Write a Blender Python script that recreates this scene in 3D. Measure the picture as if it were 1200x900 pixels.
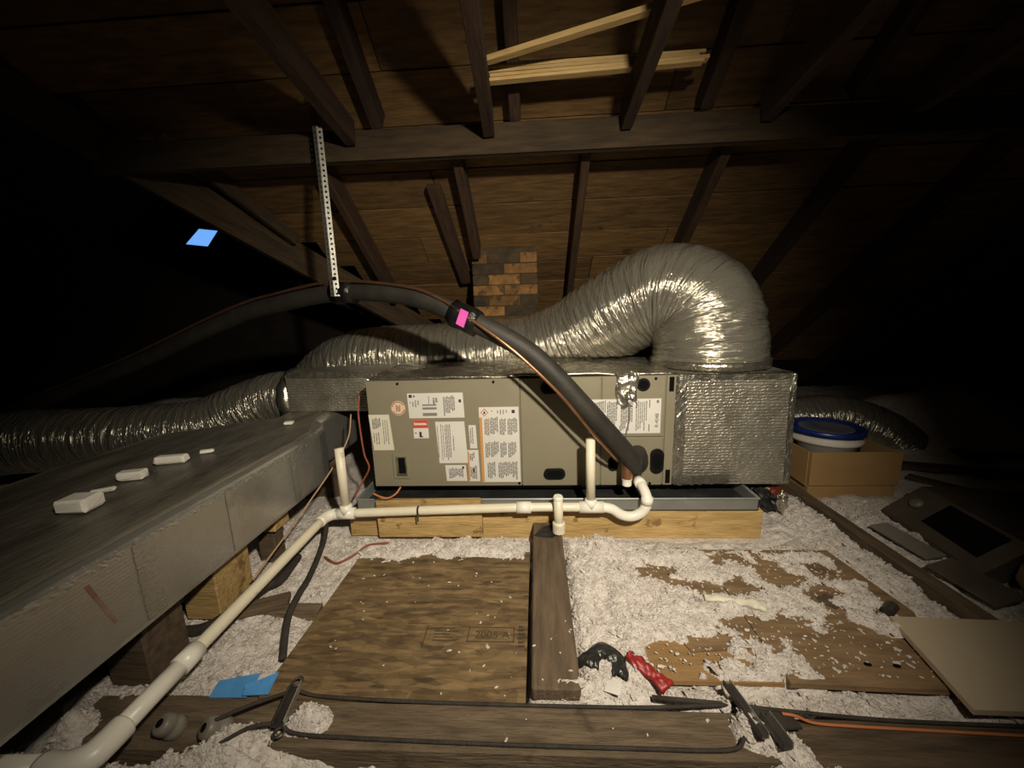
import bpy, math, random
import numpy as np
from mathutils import Vector, Matrix, Euler, noise as mnoise
random.seed(7)
RNG = np.random.default_rng(11)
for o in list(bpy.data.objects): bpy.data.objects.remove(o, do_unlink=True)
S = bpy.context.scene
COL = S.collection
PI = math.pi

# ------------------------------------------------------------------ camera
def make_camera():
    yaw, pitch, roll = [math.radians(a) for a in (3.4, 10.7, 1.8)]
    f = Vector((-math.sin(yaw)*math.cos(pitch), math.cos(yaw)*math.cos(pitch), -math.sin(pitch)))
    r = Vector((math.cos(yaw), math.sin(yaw), 0)); u = r.cross(f)
    r2 = r*math.cos(roll) - u*math.sin(roll); u2 = u*math.cos(roll) + r*math.sin(roll)
    cd = bpy.data.cameras.new('camera'); cd.sensor_width = 36; cd.lens = 36*451/1200
    cd.clip_start = .01; cd.clip_end = 100
    c = bpy.data.objects.new('camera', cd); COL.objects.link(c)
    m = Matrix((r2, u2, -f)).transposed().to_4x4(); m.translation = (0, 0, .95)
    c.matrix_world = m; S.camera = c
make_camera()

# ------------------------------------------------------------------ world (daylight outside the roof), work light, exposure
W = bpy.data.worlds.new('World'); S.world = W; W.use_nodes = True
W.node_tree.nodes['Background'].inputs[0].default_value = (.17, .42, 1.0, 1)
W.node_tree.nodes['Background'].inputs[1].default_value = 1.0
def aim(o, target):
    d = Vector(target) - o.location
    o.rotation_euler = d.to_track_quat('-Z', 'Y').to_euler()
ld = bpy.data.lights.new('hand_held_work_light', 'SPOT'); ld.energy = 230; ld.color = (1, .885, .68)
ld.spot_size = math.radians(99); ld.spot_blend = 1.0; ld.shadow_soft_size = .035
lo = bpy.data.objects.new('hand_held_work_light', ld); COL.objects.link(lo); lo.location = (.38, -.12, 1.50)
aim(lo, (-.07, 1.75, .50))
S.view_settings.view_transform = 'Standard'; S.view_settings.look = 'None'
S.view_settings.exposure = 0.0; S.view_settings.gamma = 1.0; S.view_settings.use_curve_mapping = False

# ------------------------------------------------------------------ materials
def mat(name, c1, c2=None, scale=8, rough=.6, metal=0., bump=0., bscale=60, stretch=(1, 1, 1), rand=.0, detail=6,
        spots=None, wave=None, rvar=0., contrast=.5, spec=.5, bdetail=4, bstretch=None, lacun=2.0):
    m = bpy.data.materials.new(name); m.use_nodes = True
    nt = m.node_tree; N = nt.nodes; L = nt.links; b = N['Principled BSDF']
    c2 = c2 or c1
    tc = N.new('ShaderNodeTexCoord'); oi = N.new('ShaderNodeObjectInfo')
    mul = N.new('ShaderNodeMath'); mul.operation = 'MULTIPLY'; mul.inputs[1].default_value = 37.0
    L.new(oi.outputs['Random'], mul.inputs[0])
    add = N.new('ShaderNodeVectorMath'); add.operation = 'ADD'
    L.new(tc.outputs['Object'], add.inputs[0]); L.new(mul.outputs[0], add.inputs[1])
    def noise(sc, st, det):
        mp = N.new('ShaderNodeMapping'); mp.inputs['Scale'].default_value = st
        L.new(add.outputs[0], mp.inputs[0])
        n = N.new('ShaderNodeTexNoise'); n.inputs['Scale'].default_value = sc; n.inputs['Detail'].default_value = det
        n.inputs['Roughness'].default_value = .6
        L.new(mp.outputs[0], n.inputs['Vector']); return n
    n1 = noise(scale, stretch, detail)
    rp = N.new('ShaderNodeValToRGB'); rp.color_ramp.elements[0].position = .5 - contrast*.35
    rp.color_ramp.elements[1].position = .5 + contrast*.35
    rp.color_ramp.elements[0].color = (*c1, 1); rp.color_ramp.elements[1].color = (*c2, 1)
    L.new(n1.outputs['Fac'], rp.inputs[0]); col = rp.outputs[0]
    if spots:                                   # (colour, scale, threshold, strength)
        n3 = noise(spots[1], (1, 1, 1), 5)
        r3 = N.new('ShaderNodeValToRGB'); r3.color_ramp.elements[0].position = spots[2]; r3.color_ramp.elements[1].position = min(1, spots[2] + .06)
        r3.color_ramp.elements[1].color = (spots[3],)*3 + (1,); r3.color_ramp.elements[0].color = (0, 0, 0, 1)
        L.new(n3.outputs['Fac'], r3.inputs[0])
        mx = N.new('ShaderNodeMix'); mx.data_type = 'RGBA'
        L.new(r3.outputs[0], mx.inputs[0]); L.new(col, mx.inputs[6]); mx.inputs[7].default_value = (*spots[0], 1); col = mx.outputs[2]
    if rand:
        mr = N.new('ShaderNodeMapRange'); mr.inputs[3].default_value = 1 - rand; mr.inputs[4].default_value = 1 + rand
        L.new(oi.outputs['Random'], mr.inputs[0])
        hs = N.new('ShaderNodeHueSaturation'); L.new(mr.outputs[0], hs.inputs['Value']); L.new(col, hs.inputs['Color']); col = hs.outputs[0]
    L.new(col, b.inputs['Base Color'])
    b.inputs['Roughness'].default_value = rough; b.inputs['Metallic'].default_value = metal
    b.inputs['Specular IOR Level'].default_value = spec
    if rvar:
        m2 = N.new('ShaderNodeMapRange'); m2.inputs[3].default_value = max(.03, rough - rvar); m2.inputs[4].default_value = min(1, rough + rvar)
        m2.inputs[1].default_value = .3; m2.inputs[2].default_value = .7
        n4 = noise(scale*2.3, (1, 1, 1), 3); L.new(n4.outputs['Fac'], m2.inputs[0]); L.new(m2.outputs[0], b.inputs['Roughness'])
    if bump or wave:
        bp = N.new('ShaderNodeBump'); bp.inputs['Strength'].default_value = bump; bp.inputs['Distance'].default_value = .01
        n2 = noise(bscale, bstretch or stretch, bdetail); L.new(n2.outputs['Fac'], bp.inputs['Height']); nrm = bp.outputs[0]
        if wave:                                # (axis, scale, strength, distortion)
            wv = N.new('ShaderNodeTexWave'); wv.bands_direction = wave[0]; wv.inputs['Scale'].default_value = wave[1]
            wv.inputs['Distortion'].default_value = wave[3]; wv.inputs['Detail'].default_value = 2; wv.inputs['Detail Scale'].default_value = 2.5
            L.new(tc.outputs['Object'], wv.inputs['Vector'])
            b2 = N.new('ShaderNodeBump'); b2.inputs['Strength'].default_value = wave[2]; b2.inputs['Distance'].default_value = .004
            L.new(wv.outputs['Fac'], b2.inputs['Height']); L.new(nrm, b2.inputs['Normal']); nrm = b2.outputs[0]
        L.new(nrm, b.inputs['Normal'])
    return m

GR = (2.0, 14, 14)      # grain runs along local X
M = {}
M['roofboard'] = mat('roof board wood', (.080, .042, .012), (.185, .102, .034), 3.2, .8, 0, .35, 9, GR, .28, spots=((.035, .018, .008), 5, .66, .8))
M['rafter'] = mat('old rafter wood', (.020, .010, .006), (.055, .026, .012), 3, .85, 0, .4, 9, GR, .2)
M['purlin'] = mat('purlin wood', (.026, .0155, .007), (.066, .040, .018), 3, .85, 0, .4, 9, GR, .1, spots=((.03, .02, .01), 4, .62, .7))
M['pine'] = mat('fresh pine', (.50, .33, .13), (.68, .48, .22), 4, .6, 0, .25, 10, GR, .1, spots=((.24, .11, .03), 7, .70, .8))
M['lumber'] = mat('support lumber', (.30, .19, .07), (.56, .39, .17), 4, .65, 0, .5, 10, GR, .15, spots=((.16, .08, .03), 11, .60, .8), contrast=.7)
M['joist'] = mat('weathered joist wood', (.075, .054, .034), (.19, .138, .088), 3.5, .85, 0, .6, 10, GR, .1, spots=((.05, .035, .02), 6, .62, .7))
M['plank'] = mat('brown plank wood', (.075, .052, .033), (.145, .102, .064), 3.5, .8, 0, .4, 10, GR, .06, spots=((.05, .035, .022), 5, .64, .7))
M['darkplank'] = mat('dark dirty wood', (.05, .035, .022), (.12, .08, .048), 3.5, .85, 0, .5, 10, GR, .1)
M['ply'] = mat('plywood', (.13, .08, .042), (.24, .155, .08), 3.4, .75, 0, .4, 9, (2, 9, 9), .12, spots=((.09, .055, .03), 6, .60, .75))
M['plyorange'] = mat('bare plywood', (.21, .12, .045), (.32, .195, .085), 2.6, .7, 0, .3, 9, (2, 9, 9), .05, spots=((.16, .09, .04), 5, .62, .7))
M['sheetmetal'] = mat('painted sheet metal', (.275, .248, .178), (.295, .268, .195), 3, .42, .25, .03, 40, rvar=.05)
M['seam'] = mat('panel seam', (.05, .045, .035), rough=.6)
M['black'] = mat('black plastic', (.004, .004, .004), (.007, .007, .007), 20, .45, spec=.25)
M['recess'] = mat('dark recess', (.004, .004, .004), rough=.9, spec=.1)
M['glasspane'] = mat('sight glass', (.05, .05, .035), (.16, .15, .09), 14, .12)
M['rubberfoam'] = mat('black pipe insulation', (.018, .016, .0135), (.034, .030, .025), 10, .62, 0, .15, 70)
M['tape'] = mat('black tape', (.006, .006, .006), (.012, .011, .011), 12, .3, 0, .5, 45)
M['pink'] = mat('pink label', (.75, .10, .50), (.82, .14, .56), 10, .5)
M['copper'] = mat('copper', (.42, .22, .12), (.56, .30, .17), 20, .35, .9, .1, 60)
M['wirered'] = mat('red brown wire', (.20, .055, .028), (.28, .085, .04), 30, .5)
M['wiretan'] = mat('tan wire', (.34, .22, .14), (.42, .28, .18), 30, .5)
M['orange'] = mat('orange cable', (.42, .14, .05), (.48, .17, .07), 20, .5)
M['pvc'] = mat('pvc', (.70, .64, .50), (.78, .73, .60), 6, .42, 0, .05, 40, spots=((.36, .29, .19), 16, .63, .55))
M['pvcfit'] = mat('pvc fitting', (.80, .77, .69), (.84, .81, .74), 8, .35, 0, .03, 40)
M['foil'] = mat('crinkled foil', (.52, .49, .42), (.64, .61, .54), 6, .27, .92, .55, 26, bdetail=6, rvar=.10)
M['flexfoil'] = mat('flex duct foil jacket', (.54, .515, .45), (.66, .63, .56), 5, .25, .80, .75, 30, bdetail=7, rvar=.10)
M['ductfoil'] = mat('scrim foil facing', (.44, .41, .345), (.54, .51, .44), 5, .38, .80, .28, 45, wave=('Z', 23, .42, 4.5), rvar=.10, spots=((.36, .33, .27), 9, .58, .6))
M['trunkfoil'] = mat('trunk duct foil facing', (.315, .308, .288), (.405, .397, .374), 3, .30, .68, .14, 16, wave=('Z', 34, .05, 2.5), rvar=.09, spots=((.24, .232, .215), 4, .60, .5), bdetail=8)
M['dustsheen'] = mat('dusty duct top with painted reflections', (.07, .062, .048), (.24, .22, .18), 2.2, .45, .2, .5, 12, (6, 1.6, 4), rvar=.12, contrast=.7)  # dust, with streaky reflections on the foil painted into the colour
M['pan'] = mat('galvanised drain pan', (.26, .275, .27), (.36, .375, .365), 6, .42, .55, .05, 30)
M['panbottom'] = mat('pan bottom with painted shade', (.030, .032, .032), (.07, .074, .074), 6, .35, .4, .05, 30)  # darker than the pan sides: the shade under the cabinet is painted in
M['galv'] = mat('galvanised steel', (.42, .41, .385), (.54, .53, .50), 25, .42, .8, .1, 80)
M['darkmetal'] = mat('dark dull metal', (.05, .045, .04), (.10, .09, .08), 10, .45, .5, .2, 30)
M['paper'] = mat('label paper', (.62, .605, .575), (.68, .66, .63), 4, .5)
M['paperyellow'] = mat('yellowed paper', (.62, .59, .49), (.68, .65, .54), 4, .55)
M['print'] = mat('grey print', (.20, .19, .18), rough=.6)
M['printdark'] = mat('black print', (.03, .03, .03), rough=.6)
M['printorange'] = mat('orange print', (.55, .27, .09), rough=.6)
M['printred'] = mat('red print', (.55, .06, .03), rough=.6)
M['peach'] = mat('peach sticker', (.76, .50, .36), rough=.5)
M['stamp'] = mat('faded stamp ink', (.045, .030, .018), (.075, .05, .03), 40, .9)
M['insul'] = mat('blown insulation', (.52, .46, .43), (.93, .88, .84), 40, .95, 0, 1.0, 130, contrast=.8, spots=((.30, .25, .22), 75, .64, .8), bdetail=8, spec=.05)
M['darkred'] = mat('dark red plastic', (.10, .02, .014), (.16, .035, .02), 12, .4)
M['insulgrey'] = mat('dusty insulation batt', (.20, .17, .145), (.36, .31, .27), 12, .95, 0, .8, 50, spec=.1)
M['foam'] = mat('white foam', (.74, .71, .64), (.82, .79, .73), 20, .8, 0, .2, 120)
M['cardboard'] = mat('brown cardboard', (.30, .18, .07), (.35, .215, .09), 5, .75, 0, .1, 40)
M['cardedge'] = mat('cardboard edge', (.13, .08, .035), rough=.8)
M['bucket'] = mat('dirty white plastic', (.48, .46, .42), (.60, .58, .53), 8, .45)
M['bluelid'] = mat('blue plastic', (.008, .018, .12), (.014, .028, .17), 10, .35)
M['lidgrey'] = mat('dusty lid', (.05, .055, .09), (.12, .12, .13), 9, .7)
M['bluefilm'] = mat('blue tape film', (.06, .25, .58), (.09, .31, .66), 20, .4, 0, .2, 40)
M['redplastic'] = mat('red plastic', (.24, .014, .016), (.32, .024, .024), 12, .45, 0, .3, 40)
M['blackbag'] = mat('black crumpled plastic', (.012, .012, .013), (.03, .03, .03), 12, .3, 0, .6, 30)
M['drywall'] = mat('beige board', (.42, .345, .25), (.46, .38, .28), 3, .85, 0, .04, 60)
M['porcelain'] = mat('dusty porcelain', (.13, .115, .095), (.22, .20, .17), 12, .45)
M['cablebk'] = mat('old cloth cable', (.020, .017, .014), (.045, .036, .028), 30, .8, 0, .4, 150)
M['mortar'] = mat('dark tarred mortar', (.03, .022, .014), (.07, .05, .03), 16, .9, 0, .5, 60)
M['brickorange'] = mat('orange brown brick', (.12, .058, .018), (.26, .135, .044), 20, .9, 0, .6, 60, rand=.35, spots=((.05, .034, .018), 12, .56, .85))
M['bricktar'] = mat('tar stained brick', (.03, .022, .012), (.09, .055, .025), 14, .9, 0, .5, 60, rand=.35)
M['greypanel'] = mat('grey panel', (.17, .155, .135), (.23, .21, .185), 6, .7)
M['applgrey'] = mat('dusty brown metal housing', (.085, .07, .055), (.13, .11, .09), 8, .6, .3, .1, 30, spots=((.30, .27, .23), 22, .70, .5))
M['clay'] = mat('dull brown clay', (.10, .06, .03), (.14, .085, .045), 8, .8)
M['redwood'] = mat('red stain mark', (.20, .10, .075), (.30, .22, .18), 30, .5, .4)
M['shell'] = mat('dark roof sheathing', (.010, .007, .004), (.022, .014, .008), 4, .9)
M['base'] = mat('attic base', (.10, .085, .07), (.16, .14, .12), 5, .95)
# OSB: overlapping strands
def osb():
    m = bpy.data.materials.new('oriented strand board'); m.use_nodes = True
    nt = m.node_tree; N = nt.nodes; L = nt.links; b = N['Principled BSDF']
    tc = N.new('ShaderNodeTexCoord'); cols = []
    for ang, sc in ((.12, (13, 75, 10)), (-.45, (17, 60, 10)), (.6, (15, 66, 10))):
        mp = N.new('ShaderNodeMapping'); mp.inputs['Rotation'].default_value = (0, 0, ang); mp.inputs['Scale'].default_value = sc
        L.new(tc.outputs['Object'], mp.inputs[0])
        v = N.new('ShaderNodeTexVoronoi'); v.inputs['Scale'].default_value = 1; L.new(mp.outputs[0], v.inputs['Vector'])
        sp = N.new('ShaderNodeSeparateColor'); L.new(v.outputs['Color'], sp.inputs[0]); cols.append(sp.outputs[0])
    a1 = N.new('ShaderNodeMix'); a1.inputs[0].default_value = .45; L.new(cols[0], a1.inputs[2]); L.new(cols[1], a1.inputs[3])
    a2 = N.new('ShaderNodeMix'); a2.inputs[0].default_value = .35; L.new(a1.outputs[0], a2.inputs[2]); L.new(cols[2], a2.inputs[3])
    nz = N.new('ShaderNodeTexNoise'); nz.inputs['Scale'].default_value = 7; nz.inputs['Detail'].default_value = 9; nz.inputs['Roughness'].default_value = .7; L.new(tc.outputs['Object'], nz.inputs['Vector'])
    a3 = N.new('ShaderNodeMix'); a3.inputs[0].default_value = .5; L.new(a2.outputs[0], a3.inputs[2]); L.new(nz.outputs['Fac'], a3.inputs[3])
    rp = N.new('ShaderNodeValToRGB'); e = rp.color_ramp.elements; e[0].position = .28; e[1].position = .72
    e[0].color = (.06, .036, .018, 1); e[1].color = (.26, .175, .085, 1); k = e.new(.5); k.color = (.15, .098, .045, 1)
    L.new(a3.outputs[0], rp.inputs[0]); L.new(rp.outputs[0], b.inputs['Base Color']); b.inputs['Roughness'].default_value = .75
    bp = N.new('ShaderNodeBump'); bp.inputs['Strength'].default_value = .5; bp.inputs['Distance'].default_value = .004
    L.new(a2.outputs[0], bp.inputs['Height']); L.new(bp.outputs[0], b.inputs['Normal'])
    return m
M['osb'] = osb()
# creased foil jacket: creases run round the duct (UV: u = length in m, v = turn)
def flexmat():
    m = bpy.data.materials.new('flex duct foil jacket'); m.use_nodes = True
    nt = m.node_tree; N = nt.nodes; L = nt.links; b = N['Principled BSDF']
    uv = N.new('ShaderNodeUVMap'); tc = N.new('ShaderNodeTexCoord')
    def nz(vec, st, sc, det, dist=0.):
        mp = N.new('ShaderNodeMapping'); mp.inputs['Scale'].default_value = st; L.new(vec, mp.inputs[0])
        n = N.new('ShaderNodeTexNoise'); n.inputs['Scale'].default_value = sc; n.inputs['Detail'].default_value = det; n.inputs['Distortion'].default_value = dist
        L.new(mp.outputs[0], n.inputs['Vector']); return n.outputs['Fac']
    a = nz(uv.outputs[0], (75, 7, 1), 1, 4, .8); c = nz(uv.outputs[0], (26, 4, 1), 1, 3, .5); d = nz(tc.outputs['Object'], (1, 1, 1), 55, 5, .3)
    # sharpen into ridges
    def ridge(x):
        s1 = N.new('ShaderNodeMath'); s1.operation = 'SUBTRACT'; s1.inputs[1].default_value = .5; L.new(x, s1.inputs[0])
        s2 = N.new('ShaderNodeMath'); s2.operation = 'ABSOLUTE'; L.new(s1.outputs[0], s2.inputs[0]); return s2.outputs[0]
    b1 = N.new('ShaderNodeBump'); b1.inputs['Strength'].default_value = .55; b1.inputs['Distance'].default_value = .025; L.new(ridge(a), b1.inputs['Height'])
    b2 = N.new('ShaderNodeBump'); b2.inputs['Strength'].default_value = .7; b2.inputs['Distance'].default_value = .04; L.new(ridge(c), b2.inputs['Height']); L.new(b1.outputs[0], b2.inputs['Normal'])
    b3 = N.new('ShaderNodeBump'); b3.inputs['Strength'].default_value = .25; b3.inputs['Distance'].default_value = .01; L.new(d, b3.inputs['Height']); L.new(b2.outputs[0], b3.inputs['Normal'])
    L.new(b3.outputs[0], b.inputs['Normal'])
    rp_ = N.new('ShaderNodeValToRGB'); rp_.color_ramp.elements[0].color = (.36, .335, .275, 1); rp_.color_ramp.elements[1].color = (.50, .475, .41, 1)
    L.new(nz(tc.outputs['Object'], (1, 1, 1), 6, 4), rp_.inputs[0]); L.new(rp_.outputs[0], b.inputs['Base Color'])
    b.inputs['Metallic'].default_value = .72; b.inputs['Roughness'].default_value = .17
    return m
M['flexfoil'] = flexmat()

# ------------------------------------------------------------------ helpers
WM = {}
def tag(o, label=None, cat=None, group=None, kind=None):
    if label: o['label'] = label
    if cat: o['category'] = cat
    if group: o['group'] = group
    if kind: o['kind'] = kind
    return o
def thing(name, label, cat, loc=(0, 0, 0), group=None):
    o = bpy.data.objects.new(name, None); COL.objects.link(o); o.location = loc; o.empty_display_size = .05
    WM[o] = Matrix.Translation(loc); return tag(o, label, cat, group)
def link(name, me, material, parent, mw):
    o = bpy.data.objects.new(name, me); COL.objects.link(o)
    if material: me.materials.append(M[material])
    WM[o] = mw
    if parent: o.parent = parent; o.matrix_local = WM[parent].inverted() @ mw
    else: o.matrix_world = mw
    return o
def mk(name, vf, material, parent=None, smooth=False, origin=None):
    """vf in world coordinates"""
    v, f = vf; v = np.asarray(v, float)
    if parent is not None: org = WM[parent].translation
    else: org = Vector(origin) if origin else Vector(((v[:, 0].min()+v[:, 0].max())/2, (v[:, 1].min()+v[:, 1].max())/2, v[:, 2].min()))
    me = bpy.data.meshes.new(name); me.from_pydata((v - np.array(org)).tolist(), [], f); me.update()
    if smooth: me.polygons.foreach_set('use_smooth', [True]*len(me.polygons))
    return link(name, me, material, parent, Matrix.Translation(org))
def merge(*vfs):
    V = []; F = []
    for v, f in vfs:
        n = len(V); V += [tuple(p) for p in v]; F += [tuple(i+n for i in q) for q in f]
    return V, F
def cbox(sx, sy, sz, b=.0):
    h = (sx/2, sy/2, sz/2)
    if b <= 0:
        v = [(x*h[0], y*h[1], z*h[2]) for x in (-1, 1) for y in (-1, 1) for z in (-1, 1)]
        return v, [(0, 1, 3, 2), (4, 6, 7, 5), (0, 4, 5, 1), (2, 3, 7, 6), (0, 2, 6, 4), (1, 5, 7, 3)]
    b = min(b, min(h)*.6)
    V = []; idx = {}
    for x in (-1, 1):
        for y in (-1, 1):
            for z in (-1, 1):
                for a in range(3):
                    p = [x*(h[0]-b), y*(h[1]-b), z*(h[2]-b)]; s = (x, y, z)[a]; p[a] = s*h[a]
                    idx[(x, y, z, a)] = len(V); V.append(tuple(p))
    F = []
    for a in range(3):
        o1, o2 = [i for i in range(3) if i != a]
        for s in (-1, 1):
            q = []
            for (i, j) in ((-1, -1), (1, -1), (1, 1), (-1, 1)):
                c = [0, 0, 0]; c[a] = s; c[o1] = i; c[o2] = j; q.append(idx[(*c, a)])
            F.append(tuple(q))
    for a in range(3):
        o1, o2 = [i for i in range(3) if i != a]
        for i in (-1, 1):
            for j in (-1, 1):
                c = [0, 0, 0]; c[o1] = i; c[o2] = j
                c[a] = -1; A = tuple(c); c[a] = 1; B = tuple(c)
                F.append((idx[(*A, o1)], idx[(*B, o1)], idx[(*B, o2)], idx[(*A, o2)]))
    for x in (-1, 1):
        for y in (-1, 1):
            for z in (-1, 1): F.append(tuple(idx[(x, y, z, a)] for a in range(3)))
    # orient outwards
    G = []
    for f in F:
        c = sum((Vector(V[i]) for i in f), Vector())/len(f)
        n = (Vector(V[f[1]])-Vector(V[f[0]])).cross(Vector(V[f[2]])-Vector(V[f[0]]))
        G.append(f if n.dot(c) > 0 else f[::-1])
    return V, G
def box(a, b, bev=.002):
    a = Vector(a); b = Vector(b); c = (a+b)/2; s = b-a
    v, f = cbox(abs(s.x), abs(s.y), abs(s.z), bev)
    return [tuple(Vector(p)+c) for p in v], f
def xf(vf, mw): return [tuple(mw @ Vector(p)) for p in vf[0]], vf[1]
def frame(a, b, up):
    a = Vector(a); b = Vector(b); d = (b-a).normalized(); up = Vector(up); s = up.cross(d).normalized(); u = d.cross(s)
    m = Matrix((d, s, u)).transposed().to_4x4(); m.translation = (a+b)/2; return m, (b-a).length
def board(name, a, b, w, t, material, parent=None, up=(0, 0, 1), bev=.003, wob=0.):
    """plank with its grain along local X; width w across, thickness t along up"""
    m, Ln = frame(a, b, up); v, f = cbox(Ln, w, t, bev)
    if wob: v = [(x, y+random.uniform(-wob, wob), z+random.uniform(-wob, wob)) for x, y, z in v]
    me = bpy.data.meshes.new(name); me.from_pydata(v, [], f); me.update()
    return link(name, me, material, parent, m)
def spline(pts, n=8):
    P = [Vector(p) for p in pts]; P = [P[0]*2-P[1]] + P + [P[-1]*2-P[-2]]; out = []
    for i in range(1, len(P)-2):
        for k in range(n):
            t = k/n; p0, p1, p2, p3 = P[i-1:i+3]
            out.append(.5*((2*p1)+(-p0+p2)*t+(2*p0-5*p1+4*p2-p3)*t*t+(-p0+3*p1-3*p2+p3)*t**3))
    out.append(P[-2]); return out
def tube(path, r, seg=12, cap=True, rfun=None):
    path = [Vector(p) for p in path]; V = []; F = []
    t0 = (path[1]-path[0]).normalized(); nrm = t0.orthogonal().normalized(); s = 0
    for i, p in enumerate(path):
        t = (path[min(i+1, len(path)-1)]-path[max(i-1, 0)]).normalized()
        nrm = (nrm - t*nrm.dot(t)).normalized(); bn = t.cross(nrm)
        if i: s += (p-path[i-1]).length
        for k in range(seg):
            a = 2*PI*k/seg; rr = r if rfun is None else rfun(i/(len(path)-1), s, a)
            V.append(tuple(p + (nrm*math.cos(a)+bn*math.sin(a))*rr))
    for i in range(len(path)-1):
        for k in range(seg):
            k2 = (k+1) % seg; F.append((i*seg+k, i*seg+k2, (i+1)*seg+k2, (i+1)*seg+k))
    if cap: F.append(tuple(range(seg))[::-1]); F.append(tuple((len(path)-1)*seg+k for k in range(seg)))
    return V, F
def lathe(prof, c, seg=24, axis=(0, 0, 1)):
    q = Vector((0, 0, 1)).rotation_difference(Vector(axis).normalized()).to_matrix(); c = Vector(c); V = []; F = []
    for r, z in prof:
        for k in range(seg):
            a = 2*PI*k/seg; V.append(tuple(c + q @ Vector((r*math.cos(a), r*math.sin(a), z))))
    for i in range(len(prof)-1):
        for k in range(seg):
            k2 = (k+1) % seg; F.append((i*seg+k, i*seg+k2, (i+1)*seg+k2, (i+1)*seg+k))
    F.append(tuple(range(seg))[::-1]); F.append(tuple((len(prof)-1)*seg+k for k in range(seg)))
    return V, F
def prism(poly, d0, d1, axis='y'):
    """polygon in (x,z) extruded in y, or in (x,y) extruded in z"""
    n = len(poly)
    g = (lambda p, d: (p[0], d, p[1])) if axis == 'y' else (lambda p, d: (p[0], p[1], d))
    V = [g(p, d0) for p in poly]+[g(p, d1) for p in poly]
    F = [tuple(range(n)), tuple(range(n, 2*n))[::-1]]+[(i, i+n, (i+1) % n+n, (i+1) % n) for i in range(n)]
    return V, F
def sheet(fn, nu, nv, th=.002):
    """closed thin sheet from fn(u,v) -> point"""
    T = [[Vector(fn(i/nu, j/nv)) for j in range(nv+1)] for i in range(nu+1)]
    V = [tuple(p) for r in T for p in r]+[tuple(p-Vector((0, 0, th))) for r in T for p in r]
    n = (nu+1)*(nv+1); ix = lambda i, j: i*(nv+1)+j; F = []
    for i in range(nu):
        for j in range(nv):
            q = (ix(i, j), ix(i+1, j), ix(i+1, j+1), ix(i, j+1)); F.append(q); F.append(tuple(k+n for k in q[::-1]))
    for i in range(nu):
        for j in (0, nv):
            F.append((ix(i, j), ix(i, j)+n, ix(i+1, j)+n, ix(i+1, j)))
    for j in range(nv):
        for i in (0, nu):
            F.append((ix(i, j), ix(i, j)+n, ix(i, j+1)+n, ix(i, j+1)))
    return V, F
def text_mesh(txt, size):
    cu = bpy.data.curves.new('txt', 'FONT'); cu.body = txt; cu.size = size; cu.align_x = 'CENTER'; cu.align_y = 'CENTER'
    o = bpy.data.objects.new('txt', cu); COL.objects.link(o); dg = bpy.context.evaluated_depsgraph_get()
    me = bpy.data.meshes.new_from_object(o.evaluated_get(dg)); bpy.data.objects.remove(o)
    v = [tuple(p.co) for p in me.vertices]; f = [tuple(p.vertices) for p in me.polygons]; bpy.data.meshes.remove(me); return v, f

# ------------------------------------------------------------------ the setting: roof, walls, floor
RZ = 3.2; RS = .7                       # underside of the roof boards: z = RZ - RS*y
NR = Vector((0, RS, 1)).normalized()    # up-normal of the far slope
def rp(x, y, off=0.): return Vector((x, y, RZ-RS*y)) + NR*off
def valx(y): return -1.96+.797*(y-1.94)
UP = .06
def poly(name, pts, fs, material, kind='structure', parent=None):
    o = mk(name, (pts, fs), material, parent, origin=(0, 0, 0)); tag(o, kind=kind); return o
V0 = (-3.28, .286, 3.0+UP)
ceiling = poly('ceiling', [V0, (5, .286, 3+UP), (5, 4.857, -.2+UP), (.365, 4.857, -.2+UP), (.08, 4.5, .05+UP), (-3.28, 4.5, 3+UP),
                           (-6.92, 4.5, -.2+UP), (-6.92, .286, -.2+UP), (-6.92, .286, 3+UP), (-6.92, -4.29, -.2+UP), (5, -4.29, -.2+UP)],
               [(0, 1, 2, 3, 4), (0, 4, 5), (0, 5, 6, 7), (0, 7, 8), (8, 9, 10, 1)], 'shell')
# roof boards, each one a piece of the far slope
ys = [1.79-.187*k for k in range(7, 0, -1)] + [1.79+.187*k for k in range(0, 13)]
for k in range(len(ys)-1):
    y0, y1 = ys[k]+.0025, ys[k+1]-.0025
    xa = valx((y0+y1)/2)+.02 if y1 > .4 else -3.2
    cuts = [xa]; x = xa+random.uniform(.5, 1.9)
    while x < 3.0: cuts.append(x); x += random.uniform(1.2, 2.6)
    cuts.append(3.3)
    for a, b in zip(cuts[:-1], cuts[1:]):
        off = random.uniform(.0, .006); yc = (y0+y1)/2
        w = (y1-y0)*math.sqrt(1+RS*RS)
        board('roof_board', rp(a+.002, yc, .011+off), rp(b-.002, yc, .011+off), w, .022, 'roofboard', ceiling, up=NR, bev=.002)
# gable of the side wing, with a gap that lets daylight in
hole = [(-4.02, 1.835), (-3.83, 1.995), (-3.61, 1.965), (-3.76, 1.80)]
tri = [(-7.6, -.3), (-3.28, 3.5), (1.0, -.3)]
gp = [(x, 4.5, z) for x, z in tri+hole]
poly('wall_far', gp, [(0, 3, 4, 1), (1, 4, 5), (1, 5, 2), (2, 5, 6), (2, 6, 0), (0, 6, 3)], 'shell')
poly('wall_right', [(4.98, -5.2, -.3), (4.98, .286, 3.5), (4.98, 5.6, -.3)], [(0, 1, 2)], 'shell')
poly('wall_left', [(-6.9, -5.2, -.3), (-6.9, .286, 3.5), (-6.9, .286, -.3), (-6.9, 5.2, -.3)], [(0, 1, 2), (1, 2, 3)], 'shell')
floor = mk('floor', box((-7.7, -5.3, -.24), (5.2, 5.7, -.20), 0), 'base'); tag(floor, kind='structure')

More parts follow.
